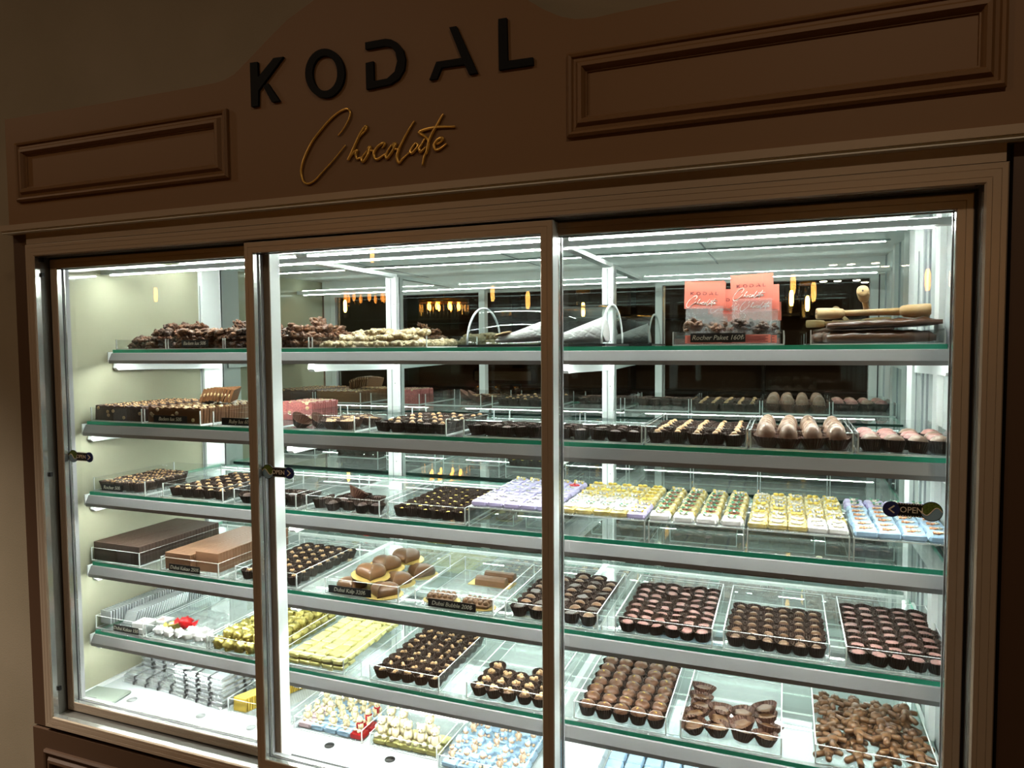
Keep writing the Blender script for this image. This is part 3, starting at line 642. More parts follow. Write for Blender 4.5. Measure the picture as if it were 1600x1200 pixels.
def wrapped(wrap, deco):
    mb = MB(); mb.bbox(0,0,0,.031,.029,.0105,.0022,wrap)
    mb.prism([(-.0155,.001),(-.0175,.004),(-.0155,.008)], -.011, .011, wrap); mb.prism([(.0155,.001),(.0175,.004),(.0155,.008)], -.011, .011, wrap)
    body = mb.mesh('wrapped_square')
    d = MB(); z = .0112
    random.seed(len(wrap)*7+len(deco))
    def flower(cx, cy, r, mat, cen='pearl', n=5):
        for i in range(n):
            a = 2*PI*i/n; d.ball((cx+r*.62*math.cos(a), cy+r*.62*math.sin(a), z+.001), (r*.5, r*.42, .0016), mat, 7, 5)
        d.ball((cx, cy, z+.0022), r*.28, cen, 6, 5)
    def leaf(cx, cy, a, l=.0075):
        T = Matrix.Translation((cx, cy, z+.001)) @ Matrix.Rotation(a, 4, 'Z') @ Matrix.Rotation(-.35, 4, 'Y')
        d.add([(0,0,0),(l*.45,-l*.32,.0006),(l,0,0),(l*.45,l*.32,.0006),(l*.45,0,.0016),(l*.45,0,-.0004)], [(0,1,4),(1,2,4),(2,3,4),(3,0,4),(1,0,5),(2,1,5),(3,2,5),(0,3,5)], 'leaf', T=T)
    if deco == 'green':
        flower(0,0,.0085,'flower_b'); [leaf(.003*math.cos(a), .003*math.sin(a), a, .011) for a in (0,1.2,2.4,3.5,4.9)]
    elif deco == 'rust': flower(-.004,0,.006,'flower_o'); flower(.005,.003,.004,'flower_w'); d.tube([(-.010,-.004,z),(0,0,z+.002),(.010,.005,z)], .0006, 'flower_o', 4)
    elif deco == 'white': flower(0,0,.009,'flower_w'); [d.ball((U(-.01,.01),U(-.009,.009),z+.002), .0018, 'pearl', 6, 4) for _ in range(8)]
    elif deco == 'bow': [d.ball((sx*.005, 0, z+.0022), (.0045,.0028,.0022), 'pearl', 8, 5) for sx in (-1,1)]; d.ball((0,0,z+.003), .002, 'silver', 6, 5)
    elif deco == 'stones': [d.ball((U(-.011,.011),U(-.009,.009),z+U(.0005,.003)), U(.0018,.0030), 'pearl' if U(0,1)>.35 else 'flake', 6, 4) for _ in range(22)]
    elif deco == 'greenw': flower(0,0,.007,'flower_w'); [leaf(.003*math.cos(a), .003*math.sin(a), a, .009) for a in (.5,2.2,3.9,5.4)]
    elif deco == 'redflower': flower(0,0,.011,'red','red',6)
    elif deco == 'goldbow': [d.ball((sx*.005,0,z+.003),(.006,.0045,.003),'flake',8,5,amp=.2) for sx in (-1,1)]
    return body, (d.mesh('decoration') if d.v else None)
WR = {}
def wkind(key, name, wrap, deco):
    b_, d_ = wrapped(wrap, deco); KINDS[key] = (name, b_, [('decoration', d_)] if d_ else [])
wkind('w_lilac','lilac_wrapped_chocolate','lilac','bow'); wkind('w_lilac_red','lilac_wrapped_chocolate','lilac','redflower'); wkind('w_lilac_st','lilac_wrapped_chocolate','lilac','stones')
wkind('w_white','pearl_wrapped_chocolate','white_w','white'); wkind('w_goldw','gold_wrapped_chocolate','foilw','white'); wkind('w_gold','gold_wrapped_chocolate','foilw','goldbow'); wkind('w_goldst','gold_wrapped_chocolate','foilw','stones')
wkind('w_green','leaf_decorated_chocolate','foilw','green'); wkind('w_silver','pearl_wrapped_chocolate','white_w','greenw'); wkind('w_lgreen','lilac_wrapped_chocolate','lilac','greenw')
wkind('w_blue','blue_wrapped_chocolate','blue_w','rust'); wkind('w_blue0','blue_wrapped_chocolate','blue_w',''); wkind('w_red0','red_wrapped_chocolate','red',''); wkind('w_pink0','pink_wrapped_chocolate','pink_w',''); wkind('w_gold0','gold_wrapped_chocolate','foil2','')
wkind('w_bluest','blue_wrapped_chocolate','blue_w','stones')
H = .040; ZR = Z+H-.0022
def riser(x0, x1, what): tray(x0, x1, Z, f'upturned clear tray carrying {what} {T3}', riser=True, h=H, y0=.131, d=.27, group='upturned trays')
riser(-.590, -.412, 'lilac wrapped sweets')
grid(lambda i,j: 'w_lilac_red' if (i,j)==(4,6) else ('w_lilac_st' if j>6 else 'w_lilac'), -.592, -.410, .132, 5, 8, ZR,
     {'w_lilac_red': f'lilac wrapped square with a red flower, only one so topped {T3}', 'w_lilac_st': f'lilac wrapped square with beads in the last row {T3}', 'w_lilac': f'lilac wrapped square with pearly bow {T3}'}, 'lilac sweets', tilt=.02, rz=0, cat='wrapped chocolate', jit=.0006)
riser(-.405, -.236, 'mixed gold and pearl wrapped sweets')
def mix(i, j):
    if i == 4: return 'w_lilac_st' if j < 3 else 'w_gold'
    return ['w_goldw','w_silver','w_white','w_white','w_goldst','w_gold','w_goldst','w_gold'][j]
lb = {'w_goldw':'gold wrapped square with white flower','w_silver':'pearl square with green leaves','w_white':'pearl square with white flower','w_goldst':'gold wrapped square with beads','w_gold':'gold wrapped square with shiny bow','w_lilac_st':'lilac square covered with beads'}
grid(mix, -.407, -.234, .132, 5, 8, ZR, {k: v+f', mixed tray next to lilac sweets {T3}' for k, v in lb.items()}, 'mixed wrapped sweets', tilt=.03, rz=0, cat='wrapped chocolate', jit=.0008)
riser(-.230, -.064, 'wrapped sweets with green leaves')
grid(lambda i,j: 'w_silver' if j==0 else ('w_green' if j<6 else 'w_goldst'), -.236, -.060, .132, 4, 7, ZR,
     {'w_silver':f'pearl wrapped square with green leaves, front row of the leafy tray {T3}','w_green':f'gold wrapped square with brown flower and green leaves {T3}','w_goldst':f'gold square with beads behind the leafy ones {T3}'}, 'leaf decorated sweets', px=.042, py=.036, tilt=.03, rz=0, s=1.08, cat='wrapped chocolate')
riser(-.059, .103, 'gold wrapped sweets with white flowers')
grid(lambda i,j: ('w_white' if i>2 else 'w_goldw') if j<2 else ['w_goldst','w_goldw','w_gold','w_goldst','w_gold','w_goldst'][(i+j)%6], -.061, .105, .132, 5, 8, ZR,
     {'w_white':f'pearl wrapped square among gold flower sweets, front right of its tray {T3}','w_goldw':f'gold square with white flower, tray left of the pale blue sweets {T3}','w_goldst':f'gold square with beads, tray left of the pale blue sweets {T3}','w_gold':f'gold square with a bow, tray left of the pale blue sweets {T3}'}, 'gold flower sweets', tilt=.03, rz=0, cat='wrapped chocolate')
riser(.108, .256, 'pale blue wrapped sweets')
grid(lambda i,j: 'w_blue' if j<6 else 'w_lgreen', .106, .258, .132, 4, 8, ZR, {'w_blue': f'pale blue wrapped square with rust flower at the far right {T3}', 'w_lgreen': f'lilac wrapped square with leaves behind the pale blue ones {T3}'}, 'pale blue sweets', tilt=.02, rz=0, s=1.06, cat='wrapped chocolate')

# ------------------------------------------------------------------ fourth shelf
Z = SZ[4]; T4 = 'on the fourth shelf'
def slab_row(mat, x0, x1, ya, yb, z, h, n, label, group, gap=None):
    w = x1-x0; t = (yb-ya)/n
    ms = []
    mb = MB(); mb.bbox(0, 0, 0, w, t*.985, h, .0006, mat); me = mb.mesh('slice')
    random.seed(n)
    for k in range(n):
        o = link('chocolate_slice', me, None, ((x0+x1)/2+U(-.0004,.0004), ya+t*(k+.5), z), (0,0,0)); tag(o, label, 'chocolate bar', group)
tray(-1.655, -1.490, Z, f'clear tray with block of dark chocolate slices, far left {T4}', d=.30, y0=.135)
slab_row('cocoa', -1.651, -1.572, .139, .405, Z+.0025, .046, 26, f'dark chocolate slice, left column of far left tray {T4}', 'dark slices, left column')
slab_row('cocoa', -1.572, -1.494, .139, .405, Z+.0025, .0458, 26, f'dark chocolate slice, right column of far left tray {T4}', 'dark slices, right column')
tray(-1.420, -1.240, Z, f'clear tray with milk chocolate slices and a black label, second {T4}', d=.30, y0=.135, price=(-1.343, 'Dubai Kakao 250₺', .095))
slab_row('cocoam', -1.416, -1.335, .145, .415, Z+.0025, .040, 26, f'upright milk chocolate slice in the left column of the second tray {T4}', 'milk slices, left column')
slab_row('cocoam', -1.332, -1.262, .158, .415, Z+.0025, .047, 26, f'upright milk chocolate slice in the right column of the second tray {T4}', 'milk slices, right column')
tray(-1.192, -1.018, Z, f'clear tray of dark hazelnut pralines left of the hearts {T4}')
grid('hazel', -1.190, -1.020, Y0, 5, 8, Z, f'hazelnut topped dark praline left of the hearts {T4}', 'hazelnut pralines', py=.031)
tray(-.942, -.757, Z, f'clear tray of chocolate hearts with black label {T4}', price=(-.878, 'Dubai Kalp 320₺', .108), d=.25)
def heart():
    pts = []
    for i in range(40):
        t = 2*PI*i/40; pts.append((16*math.sin(t)**3/16, (13*math.cos(t)-5*math.cos(2*t)-2*math.cos(3*t)-math.cos(4*t))/16))
    R = .034; mb = MB(); n = 40; vs = []
    prof = [(.97,.0),(1.0,.004),(.98,.010),(.90,.0155),(.74,.020),(.5,.0232),(.22,.0248)]
    for s_, z in prof: vs += [(x*s_*R, (y*s_+.02)*R, z) for x, y in pts]
    fs = [tuple(range(n-1,-1,-1)), tuple(range((len(prof)-1)*n, len(prof)*n))]
    for k in range(len(prof)-1):
        for i in range(n): j=(i+1)%n; fs.append((k*n+i,k*n+j,k*n+n+j,k*n+n+i))
    mb.add(vs, fs, 'milk', True); return mb.mesh('heart')
cardm = (lambda m: (m.lathe([(.043,0),(.043,.0012)], 36, 'goldcard', smooth=False, sy=.88, fn=lambda q,z,i: q*(1+(.02 if i%2 else 0))), m)[1])(MB()).mesh('gold_card')
HM = heart()
hearts = [(-.898,.176,0,.2,.00,'front left, under the label'),(-.812,.168,0,-.25,.0,'front right corner'),(-.862,.196,.027,.15,.10,'lying on the front pair'),
 (-.905,.247,0,.3,0,'left of the middle row'),(-.822,.240,0,-.1,0,'right of the middle row'),(-.862,.262,.027,0,.08,'on top of the middle row'),
 (-.902,.318,0,.2,0,'back left corner'),(-.800,.312,0,-.3,0,'back right corner'),(-.848,.330,.027,.1,.06,'topmost at the back')]
for x, y, dz, rz, tl, wh in hearts:
    o = link('chocolate_heart', HM, None, (x, y, Z+.0040+dz), (tl*1.2, tl, rz+.4)); link('gold_card', cardm, o, (0,0,-.0013))
    tag(o, f'milk chocolate heart on gold card, {wh} {T4}', 'chocolate heart')
tray(-.718, -.540, Z, f'clear tray of bubble bars and log bars with black label {T4}', price=(-.632, 'Dubai Bubble 200₺', .108), d=.25)
def bubble():
    mb = MB(); mb.bbox(0,0,0,.062,.034,.010,.004,'milk')
    for i in range(5):
        for j in range(3): mb.ball((-.0235+.0118*i, -.0105+.0105*j, .010), (.0062,.0056,.0065), 'milk', 10, 6)
    return mb.mesh('bubble_bar')
BB = bubble(); oc = (lambda m: (m.lathe([(.041,0),(.041,.0012)], 32, 'goldcard', smooth=False, sy=.62), m)[1])(MB()).mesh('oval_card')
for x, y, rz, wh in ((-.676,.178,.12,'left'),(-.590,.172,-.05,'right')):
    o = link('bubble_bar', BB, None, (x,y,Z+.0040), (0,0,rz)); link('gold_card', oc, o, (0,0,-.0013)); tag(o, f'bubbly milk chocolate bar on gold card, {wh} one of two {T4}', 'chocolate bar')
lg = MB(); pr = [(-.012,0),(.012,0),(.011,.012),(.007,.0175),(0,.0195),(-.007,.0175),(-.011,.012)]
n = len(pr); vs = [(-.036,y,z) for y,z in pr]+[(.036,y,z) for y,z in pr]; lg.add(vs, [tuple(range(n)), tuple(range(2*n-1,n-1,-1))]+[(j,i,i+n,j+n) for i in range(n) for j in [(i+1)%n]], 'milk'); lg = lg.mesh('log_bar')
rc = MB(); rc.box(-.055,.048,-.022,.022,0,.0012,'goldcard'); rc = rc.mesh('rect_card')
for x, y, wh in ((-.612,.300,'front'),(-.606,.338,'rear')):
    o = link('log_bar', lg, None, (x,y,Z+.0040), (0,0,-.02)); tag(o, f'smooth chocolate log behind the bubble bars, {wh} one of two {T4}', 'chocolate bar')
    if wh == 'front' : link('gold_card', rc, o, (0,.012,-.0013), (0,0,0))
tray(-.515, -.326, Z, f'clear tray of round dark pralines just behind the middle door post {T4}')
grid(lambda i,j: 'milkdome' if (i*2+j)%3 else 'square', -.513, -.328, Y0, 5, 8, Z, f'shiny brown praline in the tray behind the door post {T4}', 'brown pralines behind the post', skip=((0,7),(4,7),(1,7),(0,6)), py=.031)
tray(-.293, -.116, Z, f'clear tray of pink topped cups left of bronze pralines {T4}')
grid('ruby', -.291, -.118, Y0, 6, 8, Z, f'pink topped dark cup, tray left of the bronze pralines {T4}', 'pink topped pralines, left tray', py=.031, s=.93, tilt=.2)
tray(-.098, .076, Z, f'clear tray of bronze coloured round pralines {T4}')
grid('caramel', -.096, .074, Y0, 6, 6, Z, f'bronze shining round praline in dark cup {T4}', 'bronze pralines', py=.031, s=.9)
tray(.100, .258, Z, f'clear tray of pink topped cups at the far right {T4}')
grid('ruby', .102, .258, Y0, 5, 8, Z, f'dark cup with flat pink topping in the far right tray {T4}', 'pink topped pralines, right tray', py=.031)

# ------------------------------------------------------------------ fifth shelf
Z = SZ[5]; T5 = 'on the fifth shelf'
tray(-1.652, -1.488, Z, f'clear tray of upright silver tiles with black label, far left {T5}', d=.36, price=(-1.545, 'Dubai Kakao 15₺', .085))
tl = (lambda m: (m.bbox(0,0,0,.036,.0055,.034,.001,'silver'), m)[1])(MB()).mesh('silver_tile')
for c, (x, n, lean) in enumerate(((-1.630, 40, .05), (-1.588, 36, .42))):
    for k in range(n):
        o = link('silver_tile', tl, None, (x, .150+.0082*k+(.03 if c else 0), Z+.003+(.008 if c==0 else 0)), (-lean*(1 if k<22 else .3), 0, 0))
        tag(o, f'thin silver tile standing in the {"outer left" if c==0 else "leaning right"} row {T5}', 'wrapped chocolate', 'silver tiles, '+('left row' if c==0 else 'leaning row'))
wb = MB(); wb.bbox(0,0,0,.040,.040,.012,.001,'white_w'); wb = wb.mesh('white_box')
wp = MB()
for k in range(3): wp.box(-.010,.008-.004*k,-.008+k*.006,-.006+k*.006,.0121,.0124,'print_red')
wp = wp.mesh('box_print')
for x, y, dz, wh in ((-1.520,.162,0,'bottom'),(-1.516,.166,.0125,'upper'),(-1.505,.215,0,'rear')):
    o = link('white_sweet_box', wb, None, (x,y,Z+.003+dz), (0,0,.1)); q = link('print', wp, o); tag(o, f'small white box with red print, {wh} one of three {T5}', 'sweet box')
tray(-1.480, -1.283, Z, f'clear nearly empty tray with white twisted sweets at the front {T5}', d=.30)
def twist(mat, s=1.):
    mb = MB(); mb.ball((0,0,.011),(.014,.012,.011), mat, 16, 10, amp=.45, fr=3.5, seed=3)
    for sx in (-1,1): mb.add([(sx*.012,-.003,.011),(sx*.012,.003,.011),(sx*.022,.008,.016),(sx*.024,0,.012),(sx*.022,-.008,.007),(sx*.022,0,.011)], [(0,1,2,3),(0,3,4),(1,0,5,2),(0,4,5)], mat)
    return mb.mesh('twist_'+mat)
TW, TR, TG = twist('white_w'), twist('red'), twist('foil')
for k, (x, y) in enumerate(((-1.458,.160),(-1.428,.158),(-1.396,.162),(-1.364,.158),(-1.332,.160),(-1.305,.165),(-1.38,.188),(-1.345,.190))):
    tag(link('twisted_sweet', TW, None, (x,y,Z+.003), (0,U(-.1,.1),U(-.4,.4))), f'white foil twisted sweet at the front of the nearly empty tray {T5}', 'wrapped chocolate', 'white twisted sweets')
tag(link('twisted_sweet', TR, None, (-1.404,.190,Z+.016), (0,.1,.3), 1.25), f'bright red foil twisted sweet on top of the white ones {T5}', 'wrapped chocolate')
tag(link('twisted_sweet', TG, None, (-1.446,.192,Z+.003), (0,.1,.5), 1.1), f'yellow foil twisted sweet just left of the red one {T5}', 'wrapped chocolate')
tray(-1.275, -1.090, Z, f'clear tray heaped with gold foil balls {T5}', d=.28)
gb = []
for s_ in range(3):
    mb = MB(); mb.ball((0,0,.013),(.0145,.0140,.0125),'foil',18,11,amp=.40,fr=3.2,seed=s_*5); mb.bbox(0,0,0,.023,.021,.009,.002,'foil'); gb.append(mb.mesh('gold_ball'))
random.seed(5)
for lay, nx, ny in ((0,6,9),(1,5,8)):
    for j in range(ny):
        for i in range(nx):
            o = link('gold_foil_ball', gb[(i+j)%3], None, (-1.272+.0155+.0300*(i+.5*lay)+U(-.002,.002), .152+.0285*(j+.5*lay)+U(-.002,.002), Z+.003+.0185*lay), (U(-.2,.2),U(-.2,.2),U(0,6)))
            tag(o, f'gold foil wrapped ball in the {"upper" if lay else "lower"} layer of the heaped tray {T5}', 'wrapped chocolate', 'gold foil balls, '+('upper' if lay else 'lower')+' layer')
tray(-1.062, -.898, Z, f'clear tray of flat gold wrapped squares {T5}', d=.26)
grid('w_gold0', -1.060, -.900, Y0, 5, 9, Z+.012, f'flat yellow-gold wrapped square in the upper layer of its tray {T5}', 'flat gold squares', py=.0275, rz=0, tilt=.16, s=.85, cat='wrapped chocolate')
grid('w_gold0', -1.060, -.900, Y0, 5, 2, Z, f'flat yellow-gold wrapped square at the bottom front of its tray {T5}', 'flat gold squares, bottom layer', py=.0275, rz=0, tilt=.08, s=.85, cat='wrapped chocolate')
tray(-.832, -.664, Z, f'clear tray of dark pralines with split hazelnuts {T5}', d=.25)
grid('hazel2', -.830, -.666, Y0, 5, 8, Z, f'dark praline topped with split hazelnuts {T5}', 'split hazelnut pralines', py=.0305)
tray(-.602, -.428, Z, f'clear tray of nut capped pralines behind the middle door post {T5}', d=.28)
grid('triple', -.600, -.430, Y0, 5, 4, Z, f'praline with three pale nuts, tray behind door post {T5}', 'three nut pralines', skip=((1,3),(2,3)), py=.032)
tray(-.374, -.197, Z, f'clear tray of gold dusted milk truffles {T5}', d=.28)
grid('golddome', -.372, -.199, Y0, 5, 8, Z, f'gold dusted milk truffle in brown cup {T5}', 'gold dusted truffles', tilt=.08, py=.0335)
tray(-.172, .002, Z, f'clear half-empty tray of flower shaped pralines {T5}', d=.28)
random.seed(12)
for i,j in [(0,0),(1,0),(2,0),(3,0),(0,1),(1,1),(2,1),(3,1),(0,2),(1,2),(2,2),(3,2),(0,3),(3,3),(0,4)]:
    put('flowercup', (-.172+.024+.0415*i+U(-.003,.003), .163+.036*j+U(-.003,.003), Z+.003), f'flower shaped milk praline in wide fluted cup {T5}', 'flower pralines', tilt=.3)
tray(.055, .240, Z, f'clear tray heaped with little chocolate men, far right {T5}', d=.26)
def gummy():
    mb = MB()
    mb.ball((0,-.001,.0065),(.0088,.0125,.0072),'milk',16,10); mb.ball((0,.0175,.0080),(.0092,.0088,.0085),'milk',16,10)
    for sx in (-1,1):
        mb.tube([(sx*.005,.005,.006),(sx*.011,.0075,.0065),(sx*.0165,.0085,.006),(sx*.0195,.0090,.0058),(sx*.0208,.0092,.0058)], [.0042,.0044,.0048,.0040,.0015], 'milk', 10)
        mb.tube([(sx*.004,-.008,.006),(sx*.0078,-.0165,.0065),(sx*.0105,-.0225,.0065),(sx*.0122,-.0262,.0062),(sx*.0128,-.0275,.006)], [.0052,.0052,.0056,.0046,.0018], 'milk', 10)
        mb.ball((sx*.0070,.0245,.0070),(.0032,.0032,.0034),'milk',8,6)
    return mb.mesh('chocolate_man')
GM = gummy()
face = MB()
for sx in (-1,1): face.ball((sx*.0032,.0195,.0158),.0009,'dark',6,4)
face.tube([(-.003,.0145,.0158),(0,.0132,.0156),(.003,.0145,.0158)], .0006, 'dark', 4); face = face.mesh('face')
random.seed(4)
for lay, nx, ny in ((0,4,5),(1,4,4),(2,2,2)):
    for j in range(ny):
        for i in range(nx):
            if lay == 1 and rnd() < .15: continue
            o = link('chocolate_man', GM, None, (.055+.025+.0445*(i+.18*lay)+U(-.003,.003) + (.03 if lay==2 else 0), .168+.047*(j+.42*lay)+U(-.003,.003), Z+.003+.0120*lay), (U(-.12,.12),U(-.12,.12),U(-.55,.55)), 1.02)
            link('face', face, o)
            tag(o, f'little milk chocolate man in the {("bottom","middle","top")[lay]} layer of its tray {T5}', 'chocolate figure', 'chocolate men, '+('bottom','middle','top')[lay]+' layer')
# ------------------------------------------------------------------ case floor
Z = SZ[0]; TF = 'on the case floor'
def pack(nx, ny, w, d, h, tile='silver'):
    mb = MB(); mb.bbox(0,0,0,w,d,h*.55,.002,'blister'); tw, td = w/nx, d/ny
    for i in range(nx):
        for j in range(ny): mb.bbox(-w/2+tw*(i+.5), -d/2+td*(j+.5), h*.3, tw*.86, td*.8, h*.66, .0015, tile)
    for i in range(1,nx): mb.box(-w/2+tw*i-.0028, -w/2+tw*i+.0028, -d/2-.0008, d/2+.0008, h*.1, h*.72, 'ink')
    mb.box(-w/2-.0008,w/2+.0008,-.003,.003,h*.1,h*.72,'ink')
    return mb.mesh('pack')
pk = pack(4,3,.175,.145,.0125)
random.seed(8)
for k in range(11):
    tag(link('silver_tile_pack', pk, None, (-1.540+U(-.002,.002), .318+U(-.002,.002), Z+k*.0128), (0,0,-.06+U(-.02,.02))), f'clear pack of silver tiles in the tall back left stack {TF}', 'chocolate pack', 'packs in the tall stack')
pk2 = pack(5,1,.215,.050,.0125,'blister')
for k in range(2):
    tag(link('silver_tile_pack', pk2, None, (-1.520, .210+.004*k, Z+k*.0128), (0,0,-.03)), f'clear pack of pale tiles lying low in front of the tall stack, {"upper" if k else "lower"} one', 'chocolate pack')
for k in range(6):
    tag(link('silver_tile_pack', pk, None, (-1.350+U(-.002,.002), .245+U(-.002,.002), Z+k*.0128), (0,0,-.10+U(-.02,.02))), f'clear pack of silver tiles in the low stack {TF}', 'chocolate pack', 'packs in the low stack')
tag(link('silver_tile', tl, None, (-1.395,.205,Z+.078+.0055), (PI/2,0,.1)), 'loose white tile lying on the lower stack of silver packs', 'wrapped chocolate')
tray(-1.252, -1.068, Z, f'long clear tray with a row of yellow tiles {TF}', y0=.165, d=.30)
yt = (lambda m: (m.bbox(0,0,0,.037,.0050,.033,.0008,'yellow'), m)[1])(MB()).mesh('yellow_tile')
for k in range(38):
    tag(link('yellow_tile', yt, None, (-1.222+.0022*k, .174+.0062*k, Z+.003), (-.04 if k<9 else -.30,0,.0)), f'thin yellow foil tile standing in the long row {TF}', 'wrapped chocolate', 'yellow tiles')
tag(link('yellow_tile', yt, None, (-1.165,.432,Z+.0085), (PI/2,0,.5)), 'single yellow foil tile lying flat behind the standing row', 'wrapped chocolate')
mb = MB(); mb.bbox(0,0,0,.11,.075,.008,.003,'scale'); mb.box(-.03,.0,-.030,-.018,.0081,.0085,'black')
tag(link('small_scale', mb.mesh('scale'), None, (-1.603,.110,Z), (0,0,.12)), 'grey glass pad lying in the front left corner of the case floor', 'scale')
tray(-1.052, -.868, Z, f'clear tray of white bear sweets on blue wrapped squares {TF}', y0=.158, d=.28, h=.030)
def bear():
    b = MB(); m_ = 'bear'
    b.ball((0,0,.012),(.0098,.0088,.0125),m_,12,8); b.ball((0,-.001,.0300),(.0088,.0082,.0080),m_,12,8)
    for s in (-1,1):
        b.ball((s*.0066,0,.0368),(.0031,.0022,.0031),m_,8,6); b.ball((s*.0098,-.004,.0165),(.0034,.0038,.0068),m_,8,6)
        b.ball((s*.0078,-.0085,.0048),(.0046,.0058,.0046),m_,8,6)
    b.ball((0,-.0085,.0282),(.0036,.0032,.0028),m_,8,6)
    for s in (-1,1): b.ball((s*.0032,-.0083,.0320),.00085,'ink',6,4)
    b.ball((0,-.0115,.0290),.0011,'ink',6,4)
    return b.mesh('bear')
BR = bear()
scarf = MB(); scarf.lathe([(.0078,.0205),(.0092,.0222),(.0078,.0238)],12,'redm'); scarf.box(-.001,.004,-.0105,-.009,.010,.022,'redm'); scarf = scarf.mesh('scarf')
sq = {k: KINDS[k] for k in ('w_blue0','w_pink0','w_red0','w_gold0')}
def base_sq(key, x, y, label, group, s=1.):
    o = link(sq[key][0], sq[key][1], None, (x,y,Z+.0028), (0,0,U(-.04,.04)), s); tag(o, label, 'wrapped chocolate', group); return o
random.seed(21)
for j in range(4):
    for i in range(5):
        if (i, j) in ((0,3),(4,3)): continue
        x, y = -1.048+.0185+.0352*i, .180+.036*j
        red = i == 4 and j < 2
        base_sq('w_red0' if red else ('w_pink0' if i == 0 else 'w_blue0'), x, y, ('red' if red else 'pale pink' if i==0 else 'pale blue')+f' wrapped square carrying a white bear, left bear tray {TF}', 'wrapped squares under the left bears', 1.05)
        o = link('bear_figurine', BR, None, (x, y+.003, Z+.0142), (0,0,U(-.5,.7)), U(.78,.9))
        tag(o, 'white bear with '+('red scarf' if (red or (i==4 and j==2)) else 'plain neck')+f' on a {"red" if red else "pink" if i==0 else "blue"} square, left bear tray', 'bear figurine', 'white bears of the left tray')
        if red or (i==4 and j==2): link('scarf', scarf, o)
tray(-.848, -.682, Z, f'clear tray of larger white bears on gold squares {TF}', y0=.158, d=.28, h=.030)
for j in range(2):
    for i in range(5):
        x, y = -.846+.0165+.0328*i, .180+.040*j
        base_sq('w_gold0', x, y, f'gold wrapped square under a large white bear {TF}', 'gold squares under the bears')
        if (i,j) in ((2,1),(4,1)) : continue
        tag(link('bear_figurine', BR, None, (x, y+.002, Z+.0142), (0,0,U(-.3,.6)), U(1.15,1.28)), f'larger plain white bear on a gold square, right bear tray {TF}', 'bear figurine', 'white bears of the right tray')
tray(-.668, -.482, Z, f'clear tray of baby figurines on pale blue squares {TF}', y0=.135, d=.28, h=.030)
def baby():
    b = MB(); b.ball((0,0,.008),(.0085,.0085,.0085),'blue_w',12,8); b.ball((0,-.001,.0205),(.0066,.0066,.0064),'skin',12,8)
    b.lathe([(.0069,.0215),(.0064,.0245),(.0040,.0272),(.001,.0280)],12,'blue_w')
    for s in (-1,1): b.ball((s*.0075,-.0045,.0105),(.0028,.0030,.0040),'blue_w',8,6); b.ball((s*.0045,-.0085,.003),(.0035,.0045,.003),'skin',8,6); b.ball((s*.0022,-.0072,.0208),.0007,'ink',5,4)
    b.ball((.0,0,.029),.0016,'white_w',6,5)
    return b.mesh('baby')
def tinybear():
    b = MB(); b.ball((0,0,.008),(.0052,.0050,.0085),'skin',10,7); b.ball((0,0,.0195),(.0048,.0046,.0046),'skin',10,7)
    for s in (-1,1): b.ball((s*.0035,0,.0237),.0017,'skin',6,5); b.ball((s*.0052,-.002,.011),(.0018,.002,.0042),'skin',6,5); b.ball((s*.0033,-.0035,.0025),(.0024,.003,.0024),'skin',6,5); b.ball((s*.0018,-.0044,.0203),.0006,'ink',5,4)
    return b.mesh('tiny_bear')
BY, TB = baby(), tinybear()
for j in range(6):
    for i in range(5):
        x, y = -.666+.019+.0362*i, .157+.037*j
        base_sq('w_blue0', x, y, f'pale blue wrapped square in the baby figurine tray {TF}', 'blue squares under the babies', 1.05)
        t = (i+j*2)%3
        if t == 0: tag(link('tiny_bear_figurine', TB, None, (x,y+.003,Z+.0138), (0,0,U(-.4,.6)), 1.15), f'tiny beige bear on a blue square in the baby tray', 'bear figurine', 'tiny beige bears')
        elif not (j > 3 and i > 2): tag(link('baby_figurine', BY, None, (x,y,Z+.0138), (0,0,U(-.4,.6)), 1.05), f'baby figurine in pale blue cap and suit on a blue square', 'baby figurine', 'baby figurines')
tray(-.345, -.150, Z, f'clear tray of pale blue wrapped squares below the gold truffles {TF}', y0=.135, d=.30)
for j in range(8):
    for i in range(5): base_sq('w_blue0', -.343+.021+.0380*i, .155+.0345*j, f'plain pale blue wrapped square below the gold dusted truffles {TF}', 'plain pale blue squares', 1.05)

# ------------------------------------------------------------------ top shelf
Z = SZ[1]; T1 = 'on the top shelf'; YT = .213
def clump(mat, seed, r=.013, n=22, flat=.7):
    random.seed(seed); mb = MB()
    mb.ball((0,0,r*flat*.55), (r*.75, r*.7, r*flat*.55), mat, 8, 6, amp=.3, fr=2, seed=seed)
    for i in range(n):
        a, q = U(0,6.28), (U(0,1)**.5)*r*.92; k = max(.22, min(.34, .0048/r))*U(.8,1.25)
        zz = r*flat*(.55+.75*(1-(q/r)**2)*U(.3,1.)) if i % 3 else r*flat*U(.1,.6)
        T = Matrix.Translation((q*math.cos(a), q*math.sin(a), zz)) @ Matrix.Rotation(U(0,3),4,'Z') @ Matrix.Rotation(U(-.7,.7),4,'Y')
        mb.ball((0,0,0), (r*k*1.45, r*k*.9, r*k*.75), mat, 7, 5, T=T, amp=.3, fr=1.6, seed=i+seed)
    return mb.mesh('cluster')
